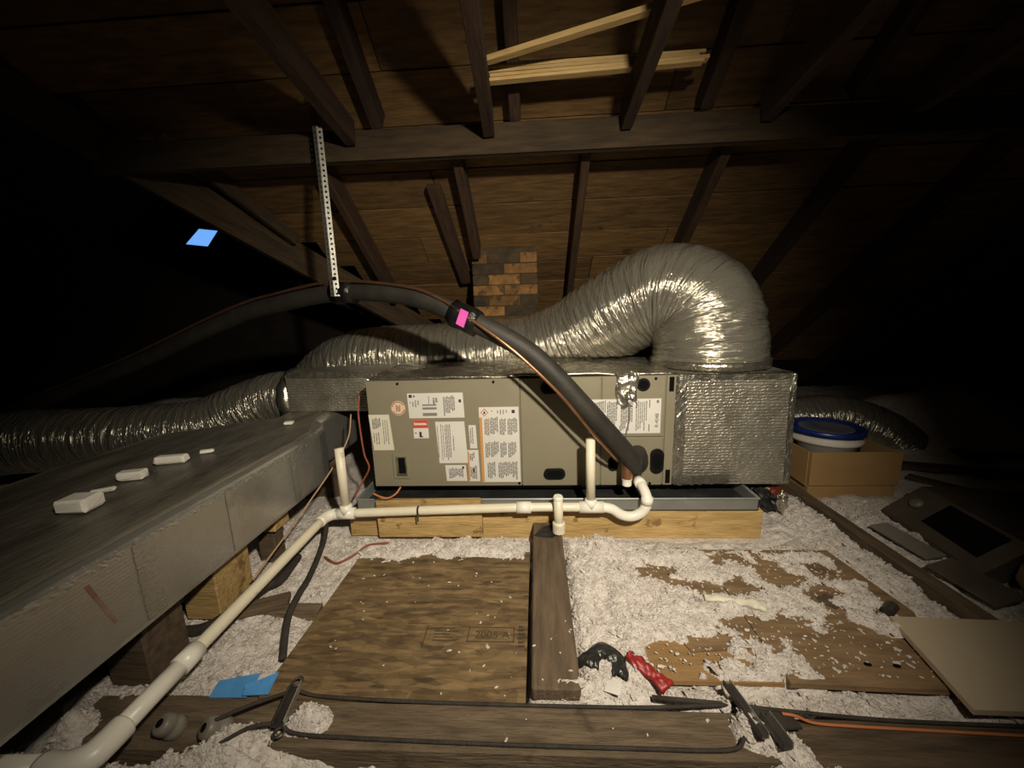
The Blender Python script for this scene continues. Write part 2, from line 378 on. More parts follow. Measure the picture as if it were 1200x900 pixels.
# ------------------------------------------------------------------ roof framing
def rafter(x, y0, y1, w=.045, d=.12, x1=None, name='rafter', m='rafter'):
    return board(name, rp(x, y0, -d/2-.002), rp(x if x1 is None else x1, y1, -d/2-.002), w, d, m, None, up=NR, bev=.004, wob=.002)
RL = [(-1.03, 2.0, 2.95, 'dark rafter rising behind the perforated hanger strap'),
      (-.35, 2.0, 2.60, 'dark rafter running down to the left side of the brick chimney'),
      (.265, 2.0, 4.3, 'dark rafter between the brick chimney and the big duct bend'),
      (.92, 2.0, 4.3, 'dark rafter disappearing behind the top of the big duct bend'),
      (1.56, 2.0, 4.3, 'dark rafter just beyond the big duct bend, above the bucket'),
      (2.2, 2.0, 4.3, 'dark rafter above the foil duct half buried in insulation'),
      (2.84, 2.0, 4.3, 'dark rafter furthest along the roof beyond the foil duct')]
for x, a, b, lab in RL: tag(rafter(x, a, b), lab, 'rafter', 'rafters below the purlin')
for x, lab in ((-.06, 'reddish rafter above the purlin crossed by the bundle of light strips'),
               (.755, 'reddish rafter above the purlin by the end of the strip bundle'),
               (-.68, 'reddish rafter above the purlin beside the hanger strap top'),
               (1.37, 'reddish rafter above the purlin beyond the strip bundle')):
    tag(rafter(x, .35, 1.93, .05, .10, m='rafter'), lab, 'rafter', 'rafters above the purlin')
tag(board('scab_board', rp(-.515, 2.2, -.05), rp(-.47, 2.85, -.05), .075, .03, 'rafter', None, up=NR, wob=.002),
    'short dark board nailed under the roof beside the chimney rafter', 'board')
pz = 1.645
tag(board('purlin', (-2.05, 1.872, pz+.06), (3.2, 1.872, pz+.035), .045, .125, 'purlin', wob=.003),
    'long horizontal purlin beam crossing under the rafters', 'beam')
va, vb = Vector((valx(1.3), 1.3, RZ-RS*1.3-.11)), Vector((valx(3.3), 3.3, RZ-RS*3.3-.11))
tag(board('valley_rafter', va, vb, .05, .17, 'purlin', wob=.003), 'heavy valley rafter slanting down from the purlin end towards the hose hanger', 'rafter')
va2 = Vector((.30, .05, .0)); 
tag(board('cripple_rafter', va+(vb-va)*.28+va2+Vector((-.02, 0, .03)), va+(vb-va)*.56+va2*.4+Vector((0, 0, .03)), .04, .07, 'purlin', wob=.003),
    'short board lying against the upper side of the valley rafter', 'rafter')
TIES = [(-.79, -.70, 'dark collar tie ending near the hanger strap, pale cut end'), (-.175, -.12, 'dark collar tie at the start of the light strip bundle'),
        (.41, .36, 'dark collar tie crossing in front of the light strip bundle'), (.985, .88, 'dark collar tie beyond the end of the strip bundle'),
        (1.58, 1.5, 'dark collar tie furthest from the hanger strap')]
for xf_, xn, lab in TIES:
    tag(board('collar_tie', (xn, .25, 1.86), (xf_, 1.835, 1.745), .046, .105, 'rafter', wob=.002), lab, 'beam', 'collar ties under the roof')
# bundle of light furring strips lying on the ties
for k in range(4):
    dx = (.0, .02, -.015, .01)[k]
    tag(board('furring_strip', (-.165+dx, 1.655-.004*k, 1.814+.0125*k), (.64+dx, 1.64+.006*k, 1.826+.0125*k), .034, .0115, 'pine', bev=.0015),
        ('lowest pale pine strip of the bundle, lying directly on the collar ties', 'second pale pine strip up in the bundle on the collar ties',
         'third pale pine strip up in the bundle on the collar ties', 'topmost pale pine strip of the bundle on the collar ties')[k], 'wood strip', 'bundle of pine strips under the roof')
tag(board('furring_strip', (-.15, 1.56, 1.832), (.66, 1.30, 1.849), .03, .018, 'pine', bev=.0015),
    'single pale pine strip slanting away from the bundle on the collar ties', 'wood strip')

# brick chimney under the roof
ch = thing('brick_chimney', 'orange brown brick chimney with dark tarred joints rising to the roof', 'chimney', (-.18, 2.8, -.2))
def chim_top(x, y): return RZ-RS*y-.01
mk('mortar_core', ([(-.385, 2.625, -.2), (.025, 2.625, -.2), (.025, 3.0, -.2), (-.385, 3.0, -.2), (-.385, 2.625, RZ-RS*2.625-.01), (.025, 2.625, RZ-RS*2.625-.01), (.025, 3.0, RZ-RS*3.0-.01), (-.385, 3.0, RZ-RS*3.0-.01)],
                   [(0, 3, 2, 1), (4, 5, 6, 7), (0, 1, 5, 4), (1, 2, 6, 5), (2, 3, 7, 6), (3, 0, 4, 7)]), 'mortar', ch)
zz = .38; r = 0
while zz < 1.32:
    xs = [-.397, -.187, .035] if r % 2 == 0 else [-.397, -.292, -.08, .035]
    for a, b in zip(xs[:-1], xs[1:]):
        j = random.uniform(-.004, .004)
        zt = min(zz+.060, 1.345)
        mk('brick', box((a+.0025, 2.618+j*.6, zz-.002), (b-.0025, 2.655, zt+.001), .003), 'bricktar' if random.random() < .55 else 'brickorange', ch)
    for a, b in (((2.72, 2.86), (2.87, 2.99)) if r % 2 else ((2.715, 2.80), (2.81, 2.99))):
        if zz+.06 < RZ-RS*b: mk('brick', box((-.397, a, zz), (-.36, b, zz+.060), .004), 'bricktar' if random.random() < .4 else 'brickorange', ch)
    zz += .068; r += 1

# ------------------------------------------------------------------ air handler
FY = 1.656
ah = thing('air_handler', 'long grey-beige horizontal air handler covered in white labels, sitting in a drain pan', 'air handler', (-.08, 1.93, .157))
mk('cabinet', box((-.757, 1.664, .157), (.608, 2.20, .660), .004), 'sheetmetal', ah)
def panel(x0, z0, x1, z1, name='access_panel'):
    return mk(name, box((x0, FY, z0), (x1, 1.6645, z1), .003), 'sheetmetal', ah)
pl = panel(-.757, .158, -.068, .661); pm = panel(-.064, .158, .288, .661); pu = panel(.292, .388, .562, .661); pw = panel(.292, .158, .562, .383); pe = panel(.567, .158, .608, .661, 'end_strip')
def oval(name, cx, cz, w, h, parent, material='black', d=.010, seg=20, rr=None):
    rr = rr or min(w, h)/2; pts = []
    for k in range(seg):
        a = 2*PI*k/seg; pts.append((cx+math.copysign(max(0, w/2-rr), math.cos(a))+rr*math.cos(a), cz+math.copysign(max(0, h/2-rr), math.sin(a))+rr*math.sin(a)))
    o = mk(name, prism(pts, FY-d, FY+.003), material, parent)
    pts2 = [((x-cx)*.72+cx, (z-cz)*.62+cz) for x, z in pts]
    mk('recess', prism(pts2, FY-d-.001, FY-.002), 'recess', o)
    return o
oval('handle', .083, .218, .098, .052, pm); oval('handle', .075, .615, .098, .05, pm); oval('handle', .537, .275, .060, .115, pw)
oval('knockout', .345, .262, .045, .070, pw, d=.003); oval('knockout', .468, .622, .058, .058, pu, d=.003)
for z in (.622, .200): mk('slot', box((.578, FY-.003, z-.032), (.598, FY+.002, z+.032), .002), 'recess', pe)
for x, z, p in ((-.61, .648, pl), (-.18, .648, pl), (-.078, .172, pl), (.51, .168, pw), (.52, .648, pu)):
    mk('screw', lathe([(.006, 0), (.006, .004), (.003, .005)], (x, FY, z), 8, (0, -1, 0)), 'recess', p)
# sight window
wf = mk('sight_window', box((-.663, FY-.006, .198), (-.584, FY+.002, .321), .006), 'sheetmetal', pl)
mk('pane', box((-.648, FY-.0065, .212), (-.598, FY-.003, .306), .0), 'glasspane', wf)
mk('window_gauge', box((-.636, FY-.0085, .226), (-.604, FY-.005, .302), .002), 'recess', wf)

# labels with their print
def quads(rects, y):
    V = []; F = []
    for x0, z0, x1, z1 in rects:
        n = len(V); V += [(x0, y, z0), (x1, y, z0), (x1, y, z1), (x0, y, z1)]; F.append((n, n+1, n+2, n+3))
    return V, F
def vtext(x0, z0, x1, z1, pitch=.0075, fill=.70, gap=.08, seed=0):
    """lines of small print turned upright, one column per line"""
    rs = random.Random(seed); R = []; x = x0
    while x+pitch*.55 < x1:
        z = z1 - rs.random()*.01; end = z0+(z1-z0)*rs.choice((0, 0, 0, .1, .35))
        while z > end:
            l = rs.uniform(.006, .022)
            if z-l < z0: break
            R.append((x, z-l, x+pitch*fill, z)); z -= l+.0022
        x += pitch*(1 if rs.random() > gap else 1.8)
    return R
def label(name, parent, x0, z0, x1, z1, blocks, material='paper', skew=0., extra=(), lab=None):
    y = FY-.0012
    p = mk(name, prism([(x0+skew, z0), (x1+skew, z0), (x1, z1), (x0, z1)], y, FY-.0002), material, parent)
    if lab: p['label'] = lab
    R = []
    for bl in blocks: R += vtext(*bl)
    if R: tag(mk('print', quads(R, y-.0004), 'print', p), kind='stuff')
    for nm, rects, mt in extra: mk(nm, quads(rects, y-.0006), mt, p)
    return p
label('wiring_label', pl, -.757, .338, -.662, .507, [(-.742, .44, -.70, .495, .008), (-.742, .36, -.705, .43, .011, .4), (-.695, .36, -.668, .49, .010, .35)], 'paperyellow', .011)
x0, x1, z0, z1 = -.571, -.319, .488, .603
label('rating_label', pl, x0, z0, x1, z1, [(x0+.01, z0+.05, x0+.06, z1-.03, .012, .4), (-.40, z0+.012, -.352, z1-.012, .0075), (-.455, .55, -.43, .59, .012)], 'paper', .003,
      [('table_rows', [(-.505, .545, -.44, .552), (-.505, .528, -.44, .538), (-.505, .498, -.44, .512)], 'print'),
       ('mark', [(-.563, .583, -.549, .597), (-.543, .586, -.536, .594), (-.339, .558, -.328, .572)], 'printdark'),
       ('heading', [(-.408, .497, -.403, .585), (-.475, .553, -.472, .590)], 'print')])
rd = label('caution_label', pl, -.554, .393, -.485, .479, [(-.548, .40, -.53, .43, .012)], 'paper', 0,
      [('header', [(-.554, .442, -.485, .479)], 'printred'), ('mark', [(-.528, .398, -.517, .424), (-.517, .398, -.511, .403)], 'printdark')], lab='small white label with a red header')
rs = random.Random(3); xx = -.549; word = []
while xx < -.494:
    w_ = rs.uniform(.004, .007); word.append((xx, .456-rs.random()*.001, xx+w_, .464+(.006 if xx < -.545 else rs.random()*.003))); xx += w_+.0012
mk('lettering', quads(word, FY-.0022), 'paper', rd)
label('chart_label', pl, -.452, .272, -.319, .470, [(-.445, .285, -.41, .46, .009, .35, .3), (-.41, .285, -.385, .46, .007, .55), (-.375, .32, -.366, .41, .010, .4)], 'paper', .008)
label('serial_label', pl, -.301, .342, -.268, .452, [(-.295, .35, -.274, .445, .009, .5)], 'paper', .003)
label('warning_label', pl, -.251, .178, -.073, .534,
      [(-.228, .395, -.205, .485, .0075), (-.203, .395, -.165, .49, .0075), (-.160, .395, -.130, .485, .0075), (-.124, .395, -.082, .485, .0075),
       (-.228, .295, -.205, .375, .0075), (-.203, .295, -.165, .378, .0075), (-.160, .295, -.130, .375, .0075), (-.124, .295, -.082, .375, .0075),
       (-.222, .188, -.182, .278, .0075), (-.172, .188, -.082, .278, .0080), (-.195, .50, -.115, .528, .013, .35)], 'paper', .002,
      [('orange_strip', [(-.2505, .180, -.238, .487), (-.2095, .40, -.2065, .485)], 'printorange'), ('mark', [(-.104, .505, -.09, .520)], 'printdark')])
dm = []
c = (-.226, .510)
for k in range(4):
    a0 = PI/2*k; a1 = a0+PI/2; n = len(dm)
    dm += [(c[0]+.018*math.cos(a0), c[1]+.018*math.sin(a0)), (c[0]+.018*math.cos(a1), c[1]+.018*math.sin(a1)), (c[0]+.014*math.cos(a1), c[1]+.014*math.sin(a1)), (c[0]+.014*math.cos(a0), c[1]+.014*math.sin(a0))]
mk('flame_diamond', ([(x, FY-.0020, z) for x, z in dm], [(4*k, 4*k+1, 4*k+2, 4*k+3) for k in range(4)]), 'printred', pl)
mk('flame_symbol', ([(c[0]-.006, FY-.0020, c[1]-.006), (c[0]+.005, FY-.0020, c[1]-.006), (c[0]+.003, FY-.002, c[1]+.003), (c[0]-.001, FY-.002, c[1]+.008)], [(0, 1, 2, 3)]), 'printdark', pl)
label('notice_label', pl, -.419, .184, -.323, .262, [(-.402, .195, -.335, .252, .0075)], 'paper', .004, [('mark', [(-.340, .244, -.331, .256)], 'printdark')])
label('notice_label', pl, -.313, .182, -.262, .334, [(-.302, .275, -.275, .325, .008), (-.302, .19, -.27, .26, .008)], 'paper', .003,
      [('orange_strip', [(-.312, .187, -.304, .328)], 'printorange'), ('mark', [(-.290, .226, -.283, .244)], 'printdark')])
ck = [(-.616+.032*math.cos(2*PI*k/28), .536+.034*math.sin(2*PI*k/28)) for k in range(28)]
rdl = mk('round_sticker', prism(ck, FY-.0012, FY-.0002), 'peach', pl)
ring = []
for k in range(28):
    a0, a1 = 2*PI*k/28, 2*PI*(k+1)/28
    if k % 14 in (0, 13, 1): continue
    ring.append([(math.cos(a)*q, math.sin(a)*q*1.06) for a, q in ((a0, .0295), (a1, .0295), (a1, .0255), (a0, .0255))])
mk('ring_print', ([(-.616+x, FY-.0018, .536+z) for q in ring for x, z in q], [(4*i, 4*i+1, 4*i+2, 4*i+3) for i in range(len(ring))]), 'print', rdl)
mk('lettering', quads([(-.626+.0055*k, .520+.002*(k % 2), -.6225+.0055*k, .552-.003*(k % 3)) for k in range(4)], FY-.0018), 'print', rdl)
lr = label('refrigerant_label', pu, .235, .404, .547, .560, [(.243, .412, .30, .553, .0075), (.315, .412, .36, .553, .0075), (.375, .412, .43, .553, .0075), (.44, .412, .492, .553, .0085, .5)], 'paper', 0,
      [('divider', [(.370, .412, .3725, .44), (.496, .412, .499, .445), (.496, .52, .499, .555), (.305, .50, .308, .555)], 'printdark'), ('mark', [(.527, .54, .537, .553)], 'print')])
tv, tf = text_mesh('R-454B', .021)
mk('refrigerant_name', ([(.531-y, FY-.0022, .462+x) for x, y, z in tv], tf), 'printdark', lr)
# crinkled strip of foil tape with a thin wire below it
rs = random.Random(9)
def tapefn(u, v):
    return (.355+.085*u+.012*(1-v)*(u-.5)+.004*math.sin(v*9), FY-.004-.010*mnoise.noise((u*4, v*6, 1)), .676-.155*v-.006*math.sin(u*7))
nu, nv = 14, 20; V = []; F = []
for i in range(nu+1):
    for j in range(nv+1): V.append(tapefn(i/nu, j/nv))
n = len(V)
for i in range(nu+1):
    for j in range(nv+1): p = tapefn(i/nu, j/nv); V.append((p[0], p[1]+.002, p[2]))
for i in range(nu):
    for j in range(nv):
        q = (i*(nv+1)+j, i*(nv+1)+j+1, (i+1)*(nv+1)+j+1, (i+1)*(nv+1)+j); F.append(q); F.append(tuple(k+n for k in q[::-1]))
mk('foil_tape', (V, F), 'foil', pu)
mk('sensor_wire', tube(spline([(.408, FY-.006, .535), (.410, FY-.012, .47), (.400, FY-.012, .42), (.398, FY-.006, .37)], 6), .0022, 6), 'print', pu)

# return plenum: foil faced duct board box at the end of the cabinet
rpn = thing('return_plenum', 'square foil-faced duct board box with ribbed face at the end of the air handler', 'duct box', (.86, 1.93, .155))
body = [(.612, 1.662, .160), (1.118, 1.662, .158), (1.118, 2.2, .158), (.612, 2.2, .160), (.612, 1.662, .660), (1.100, 1.662, .656), (1.100, 2.2, .672), (.612, 2.2, .672)]
mk('duct_board', (body, [(0, 3, 2, 1), (4, 5, 6, 7), (0, 1, 5, 4), (1, 2, 6, 5), (2, 3, 7, 6), (3, 0, 4, 7)]), 'ductfoil', rpn)
def crumple_strip(name, a, b, w, parent, material='foil', n=40, m=6, amp=.004, nrm=(0, -1, 0), wrap=0, seed=0):
    a = Vector(a); b = Vector(b); d = (b-a).normalized(); nn = Vector(nrm); s = d.cross(nn); V = []; F = []
    for i in range(n+1):
        for j in range(m+1):
            t = j/m-.5; p = a+(b-a)*(i/n)+s*(w*t*(1+.25*mnoise.noise((i*.35, j*.0, seed))))
            p = p+nn*(.0012+amp*abs(mnoise.noise((i*.55, j*.8, seed+5))))
            V.append(p)
    k = len(V); V += [p-nn*.0018 for p in V]
    for i in range(n):
        for j in range(m):
            q = (i*(m+1)+j, (i+1)*(m+1)+j, (i+1)*(m+1)+j+1, i*(m+1)+j+1); F.append(q); F.append(tuple(x+k for x in q[::-1]))
    return mk(name, ([tuple(p) for p in V], F), material, parent)
crumple_strip('tape_strip', (.632, 1.661, .660), (.632, 1.661, .165), .048, rpn, seed=1)
crumple_strip('tape_strip', (1.092, 1.661, .655), (1.108, 1.661, .162), .026, rpn, seed=2)
crumple_strip('tape_strip', (.62, 1.661, .648), (1.095, 1.661, .644), .024, rpn, seed=3)
crumple_strip('tape_strip', (.62, 1.660, .178), (.86, 1.660, .186), .045, rpn, seed=4, amp=.002)
crumple_strip('tape_strip', (.62, 1.69, .661), (1.10, 1.69, .659), .06, rpn, seed=6, nrm=(0, 0, 1))
# foil blanket over the top of the cabinet
def topfn(u, v):
    x = -.755+1.36*u; y = 1.668+.53*v
    return (x, y, .672+.008*mnoise.noise((x*9, y*9, 2))+.012*max(0, mnoise.noise((x*3, y*5, 7))))
tp = mk('insulation_blanket', sheet(topfn, 70, 24, .010), 'foil', ah, True)

# drain pan
pan = thing('drain_pan', 'shallow grey metal drain pan under the air handler', 'drain pan', (.09, 1.9, .095))
P0, P1, Z0, Z1 = (-.80, 1.545), (.930, 2.26), .094, .148
mk('pan_bottom', box((P0[0], P0[1], Z0), (P1[0], P1[1], Z0+.004), 0), 'panbottom', pan)
mk('pan_side', merge(box((P0[0], P0[1], Z0), (P1[0], P0[1]+.005, Z1), .001)), 'pan', pan)
mk('pan_side', merge(box((P0[0], P1[1]-.005, Z0), (P1[0], P1[1], Z1), .001)), 'pan', pan)
mk('pan_side', merge(box((P0[0], P0[1], Z0), (P0[0]+.005, P1[1], Z1), .001)), 'pan', pan)
mk('pan_side', merge(box((P1[0]-.005, P0[1], Z0), (P1[0], P1[1], Z1), .001)), 'pan', pan)
mk('rim', tube([(P0[0], P0[1], Z1), (P1[0], P0[1], Z1), (P1[0], P1[1], Z1), (P0[0], P1[1], Z1), (P0[0], P0[1], Z1)], .005, 6), 'pan', pan)
mk('support_foot', box((-.74, 1.75, .097), (.905, 2.15, .158), .003), 'black', ah)
# lumber under the pan
LB = [((-.245, 1.60, .030), (.955, 1.60, .024), .10, .135, 'lumber', 'yellow support timber under the drain pan, the long one with knots'),
      ((-.845, 1.585, .022), (-.25, 1.59, .022), .075, .105, 'lumber', 'yellow support timber under the drain pan, the lower short one'),
      ((-.70, 1.5245, .1235), (-.24, 1.5245, .1235), .028, .075, 'lumber', 'thick pine board leaning against the pan above the lower timber'),
      ((-.70, 1.5265, .035), (-.238, 1.5265, .037), .032, .100, 'lumber', 'thick pine board standing in front of the lower timber')]
for a, b, w, t, m_, lab in LB: tag(board('support_timber', a, b, w, t, m_, bev=.004, wob=.002), lab, 'lumber', 'timbers under the drain pan')
tag(board('support_timber', (-.78, 2.2, .027), (.95, 2.2, .027), .09, .130, 'lumber'), 'yellow support timber under the back of the drain pan', 'lumber', 'timbers under the drain pan')

# ------------------------------------------------------------------ round foil flex ducts
def flex(path, r0, r1, name, parent, seed, rings=None, seg=56, n=26, squash=None, sag=.03):
    pts = spline(path, n); L = sum((pts[i+1]-pts[i]).length for i in range(len(pts)-1))
    # resample evenly
    cum = [0]
    for i in range(len(pts)-1): cum.append(cum[-1]+(pts[i+1]-pts[i]).length)
    N = int(L/.007); q = []; j = 0
    for i in range(N+1):
        s = L*i/N
        while j < len(cum)-2 and cum[j+1] < s: j += 1
        t = (s-cum[j])/max(1e-6, cum[j+1]-cum[j]); q.append(pts[j].lerp(pts[j+1], t))
    def rf(u, s, a):
        r = r0+(r1-r0)*u
        ca, sa = math.cos(a)*2.2, math.sin(a)*2.2
        s2 = s+.022*mnoise.noise((ca*.8, sa*.8, s*3+seed))
        w = abs(math.sin(PI*s2/.048))
        k = mnoise.noise((s*38, ca*1.1, sa*1.1+seed)); k2 = mnoise.noise((s*90, ca*2.2, sa*2.2+seed*2)); big = mnoise.noise((s*6, ca*.9, sa*.9+seed*3))
        k3 = mnoise.noise((s*55+8*big, ca*.7, sa*.7+seed*5))
        return r*(1+.014*w+.030*abs(k)+.016*k2+.022*abs(k3)+.03*big) - .006
    return tube(q, r0, seg, True, rf), [L*i/N for i in range(N+1)], seg
def flexmesh(parent, res, press=None):
    vf, ss, seg = res
    if press:
        vf = ([press(p) for p in vf[0]], vf[1])
    o = mk('jacket', vf, 'flexfoil', parent, True); me = o.data; uvl = me.uv_layers.new(name='UVMap')
    n = (len(ss)-1)*seg
    for pi in range(n):
        i, k = divmod(pi, seg); p = me.polygons[pi]
        for li, (ii, kk) in zip(p.loop_indices, ((i, k), (i, k+1), (i+1, k+1), (i+1, k))): uvl.data[li].uv = (ss[ii], kk/seg)
    return o
fl = thing('flex_duct', 'fat silver flexible duct looping up from the return plenum and over the air handler', 'flexible duct', (.4, 2.2, .66))
path = [(-1.62, 2.62, .28), (-1.50, 2.58, .46), (-1.25, 2.50, .62), (-.92, 2.44, .665), (-.36, 2.415, .665), (.02, 2.40, .70), (.27, 2.33, .795), (.49, 2.20, .935), (.68, 2.07, 1.010), (.815, 1.975, .945), (.848, 1.935, .80), (.852, 1.93, .670)]
def press_main(p):
    x, y, z = p
    top = .690 if x < .60 else .672
    if -1.31 < x < 1.12 and y < 2.212 and z < top:          # flattened on the cabinet top, bulging behind it
        if x > .52 or top-z < 2.212-y: z = top
        else: y = 2.212
    if -.42 < x < .055 and y > 2.610: y = 2.610
    return (x, y, z)
flexmesh(fl, flex(path, .203, .257, 'jacket', fl, 3), press_main)
mk('collar', tube([(.852, 1.93, .668), (.852, 1.93, .705)], .262, 48, True, lambda u, s, a: .265+.01*mnoise.noise((math.cos(a)*6, math.sin(a)*6, s*20))), 'foil', fl, True)
f2 = thing('flex_duct', 'silver flexible duct running away along the far side of the trunk duct', 'flexible duct', (-2.1, 2.05, .10))
path = [(-1.30, 2.06, .515), (-1.48, 2.08, .50), (-1.68, 2.08, .435), (-1.95, 2.05, .345), (-2.4, 2.0, .315), (-3.0, 1.9, .31), (-3.8, 1.75, .31)]
flexmesh(f2, flex(path, .150, .195, 'jacket', f2, 17))
mk('collar', tube([(-1.297, 2.06, .515), (-1.36, 2.06, .515)], .16, 40, True, lambda u, s, a: .156+.012*mnoise.noise((math.cos(a)*5, math.sin(a)*5, s*20))), 'foil', f2, True)
f3 = thing('flex_duct', 'short foil duct half buried in insulation behind the blue lidded bucket', 'flexible duct', (2.05, 2.65, .03))
path = [(1.50, 2.75, .02), (1.72, 2.70, .13), (2.02, 2.66, .17), (2.26, 2.60, .10), (2.42, 2.56, -.02)]
flexmesh(f3, flex(path, .15, .16, 'jacket', f3, 29))

# ------------------------------------------------------------------ supply plenum and trunk duct on the other end
sp = thing('supply_plenum', 'dark foil-covered duct box joining the air handler to the trunk duct', 'duct box', (-1.03, 2.15, .46))
mk('duct_board', box((-1.295, 1.90, .462), (-.765, 2.215, .662), .006), 'ductfoil', sp)
crumple_strip('tape_strip', (-1.28, 1.899, .660), (-.77, 1.899, .652), .03, sp, seed=12)
crumple_strip('tape_strip', (-.785, 1.899, .655), (-.785, 1.899, .47), .05, sp, seed=13, amp=.008)
tr = thing('trunk_duct', 'long rectangular foil-wrapped trunk duct running past the end of the air handler', 'duct', (-1.3, 1.2, .22))
# rounded far corner
prof = [(-1.66, .05), (-.955, .05), (-.955, 1.50), (-.958, 1.58), (-.975, 1.66), (-1.01, 1.72), (-1.06, 1.76), (-1.06, 2.2), (-1.295, 2.2), (-1.295, 1.80), (-1.66, 1.57)]
NZ = 10; V = []; F = []
def zt(y): return .452
def inset(p, d): return [(x-d if x > -1.2 else x, y) for x, y in p]
loops = [(0, .222), (-.004, .235), (-.004, .436), (.002, .449), (.012, .456), (.03, .459)]
V = []; F = []; n_ = len(prof)
for d_, z_ in loops: V += [(x, y, z_) for x, y in inset(prof, d_)]
for q in range(len(loops)-1):
    for i_ in range(n_): F.append((q*n_+i_, q*n_+(i_+1) % n_, (q+1)*n_+(i_+1) % n_, (q+1)*n_+i_))
F.append(tuple(range(n_))[::-1]); F.append(tuple((len(loops)-1)*n_+i_ for i_ in range(n_)))
mk('duct_side', (V, F), 'trunkfoil', tr)
def trtop(u, v):
    y = .06+2.12*v; xr = -.972 - (.105*min(1, max(0, (y-1.55)/.22)) if y > 1.55 else 0) - .012*abs(mnoise.noise((y*7, 1, 4)))
    xl = -1.655+.365*min(1, max(0, (y-1.55)/.23)); x = xl+(xr-xl)*u
    return (x, y, .4635+.004*mnoise.noise((x*6, y*4, 3))*(1-u**6)+.002*mnoise.noise((x*20, y*14, 5))*(1-u**6)-.003*u**8)
mk('dust_sheen_layer', sheet(trtop, 36, 90, .005), 'dustsheen', tr, True)
for y_, w_, a_, sd in ((.79, .05, .0012, 21), (1.06, .035, .0008, 23), (1.38, .04, .0008, 24)):
    crumple_strip('tape_strip', (-.9505, y_, .436), (-.9505, y_, .235), w_, tr, 'trunkfoil', seed=sd, nrm=(1, 0, 0), amp=a_)
crumple_strip('tape_strip', (-.9525, .52, .432), (-.9525, 1.50, .432), .016, tr, 'trunkfoil', seed=22, nrm=(1, 0, 0), amp=.003, n=160, m=3)
# faint red marker stroke on the side
mk('marker_stroke', ([(-.9502, .662, .41), (-.9502, .672, .41), (-.9502, .706, .29), (-.9502, .698, .29)], [(0, 1, 2, 3)]), 'redwood', tr)
for i, (x, y, sx, sy, sz, a, lab) in enumerate([(-1.27, 1.205, .095, .036, .026, .25, 'long thin white foam offcut lying on the trunk duct'),
                                       (-1.273, 1.075, .072, .036, .026, .30, 'middle white foam offcut lying on the trunk duct between two others'),
                                       (-1.215, .885, .075, .060, .036, .15, 'thick square white foam offcut lying on the trunk duct'),
                                       (-1.225, 1.30, .042, .022, .012, .5, 'small flat white foam crumb beside the long offcut on the trunk duct'),
                                       (-1.268, .985, .055, .016, .010, .55, 'slim white foam sliver beside the thick square offcut'),
                                       (-1.14, 1.66, .04, .03, .014, .3, 'rounded white foam crumb near the supply plenum on the trunk duct')]):
    v, f = cbox(sx, sy, sz, .006); v = [(p[0]+random.uniform(-.003, .003), p[1]+random.uniform(-.003, .003), p[2]) for p in v]
    m_ = Matrix.Translation((x, y, .467+sz/2)) @ Matrix.Rotation(a, 4, 'Z')
    tag(mk('foam_offcut', xf((v, f), m_), 'foam'), lab, 'foam piece', 'foam offcuts on the trunk duct')
# blocks carrying the trunk duct
for x, y, sx, sy, z0, z1, m_, lab in [(-1.08, 1.10, .12, .15, .0, .222, 'lumber', 'upright yellow wood block propping the trunk duct'),
                                (-1.09, 1.36, .14, .09, .13, .217, 'lumber', 'flat yellow wood block under the trunk duct near its far end'),
                                (-1.10, .872, .12, .12, -.05, .222, 'darkplank', 'dark wood block propping the trunk duct'),
                                (-1.18, 1.95, .22, .09, -.05, .218, 'darkplank', 'dark timber under the trunk duct below the supply plenum')]:
    tag(mk('support_block', box((x-sx/2, y-sy/2, z0), (x+sx/2, y+sy/2, z1), .004), m_), lab, 'wood block', 'blocks under the trunk duct')
tag(mk('support_block', box((-1.12, 1.34, -.05), (-1.05, 1.40, .128), .004), 'darkplank'), 'dark post carrying the flat yellow block under the trunk duct', 'wood block', 'blocks under the trunk duct')

# ------------------------------------------------------------------ refrigerant line set, hanger strap
ls = thing('line_set', 'black insulated refrigerant hose with a copper line arching over and down into the air handler', 'hose', (-.3, 1.6, .3))
LP = [(-3.95, 2.25, .13), (-3.42, 2.2, .365), (-2.36, 2.1, .70), (-1.57, 1.95, .955), (-1.20, 1.85, 1.025), (-.865, 1.755, 1.058), (-.515, 1.62, 1.025), (-.266, 1.52, .930), (-.01, 1.485, .785), (.19, 1.49, .575), (.36, 1.535, .375), (.425, 1.57, .285)]
lp = spline(LP, 10)
def off(path, d): return [p+Vector(d) for p in path]
mk('insulated_tube', tube(lp, .040, 20, True, lambda u, s, a: .040+.0015*mnoise.noise((s*9, math.cos(a), math.sin(a)))), 'rubberfoam', ls, True)
mk('end_elbow', tube(spline([(.405, 1.56, .315), (.432, 1.585, .290), (.445, 1.62, .300), (.448, 1.658, .310)], 6), .043, 18), 'rubberfoam', ls, True)
cu = spline([(-3.95, 2.22, .185), (-3.42, 2.17, .412), (-2.36, 2.07, .747), (-1.57, 1.92, 1.00), (-1.20, 1.82, 1.072), (-.865, 1.72, 1.104), (-.515, 1.585, 1.062), (-.36, 1.52, 1.005), (-.266, 1.475, .945), (-.13, 1.435, .85), (-.03, 1.425, .765), (.10, 1.432, .63), (.22, 1.46, .475), (.30, 1.50, .375), (.345, 1.56, .315), (.36, 1.657, .300)], 10)
mk('copper_line', tube(cu, .0065, 8), 'copper', ls, True)
def seg_of(path, a, b): return [p for p in path if a <= p.x <= b]
mk('tape_wrap', tube(seg_of(lp, -.93, -.79), .052, 20, True, lambda u, s, a: .050+.006*mnoise.noise((s*30, math.cos(a)*2, math.sin(a)*2))), 'tape', ls, True)
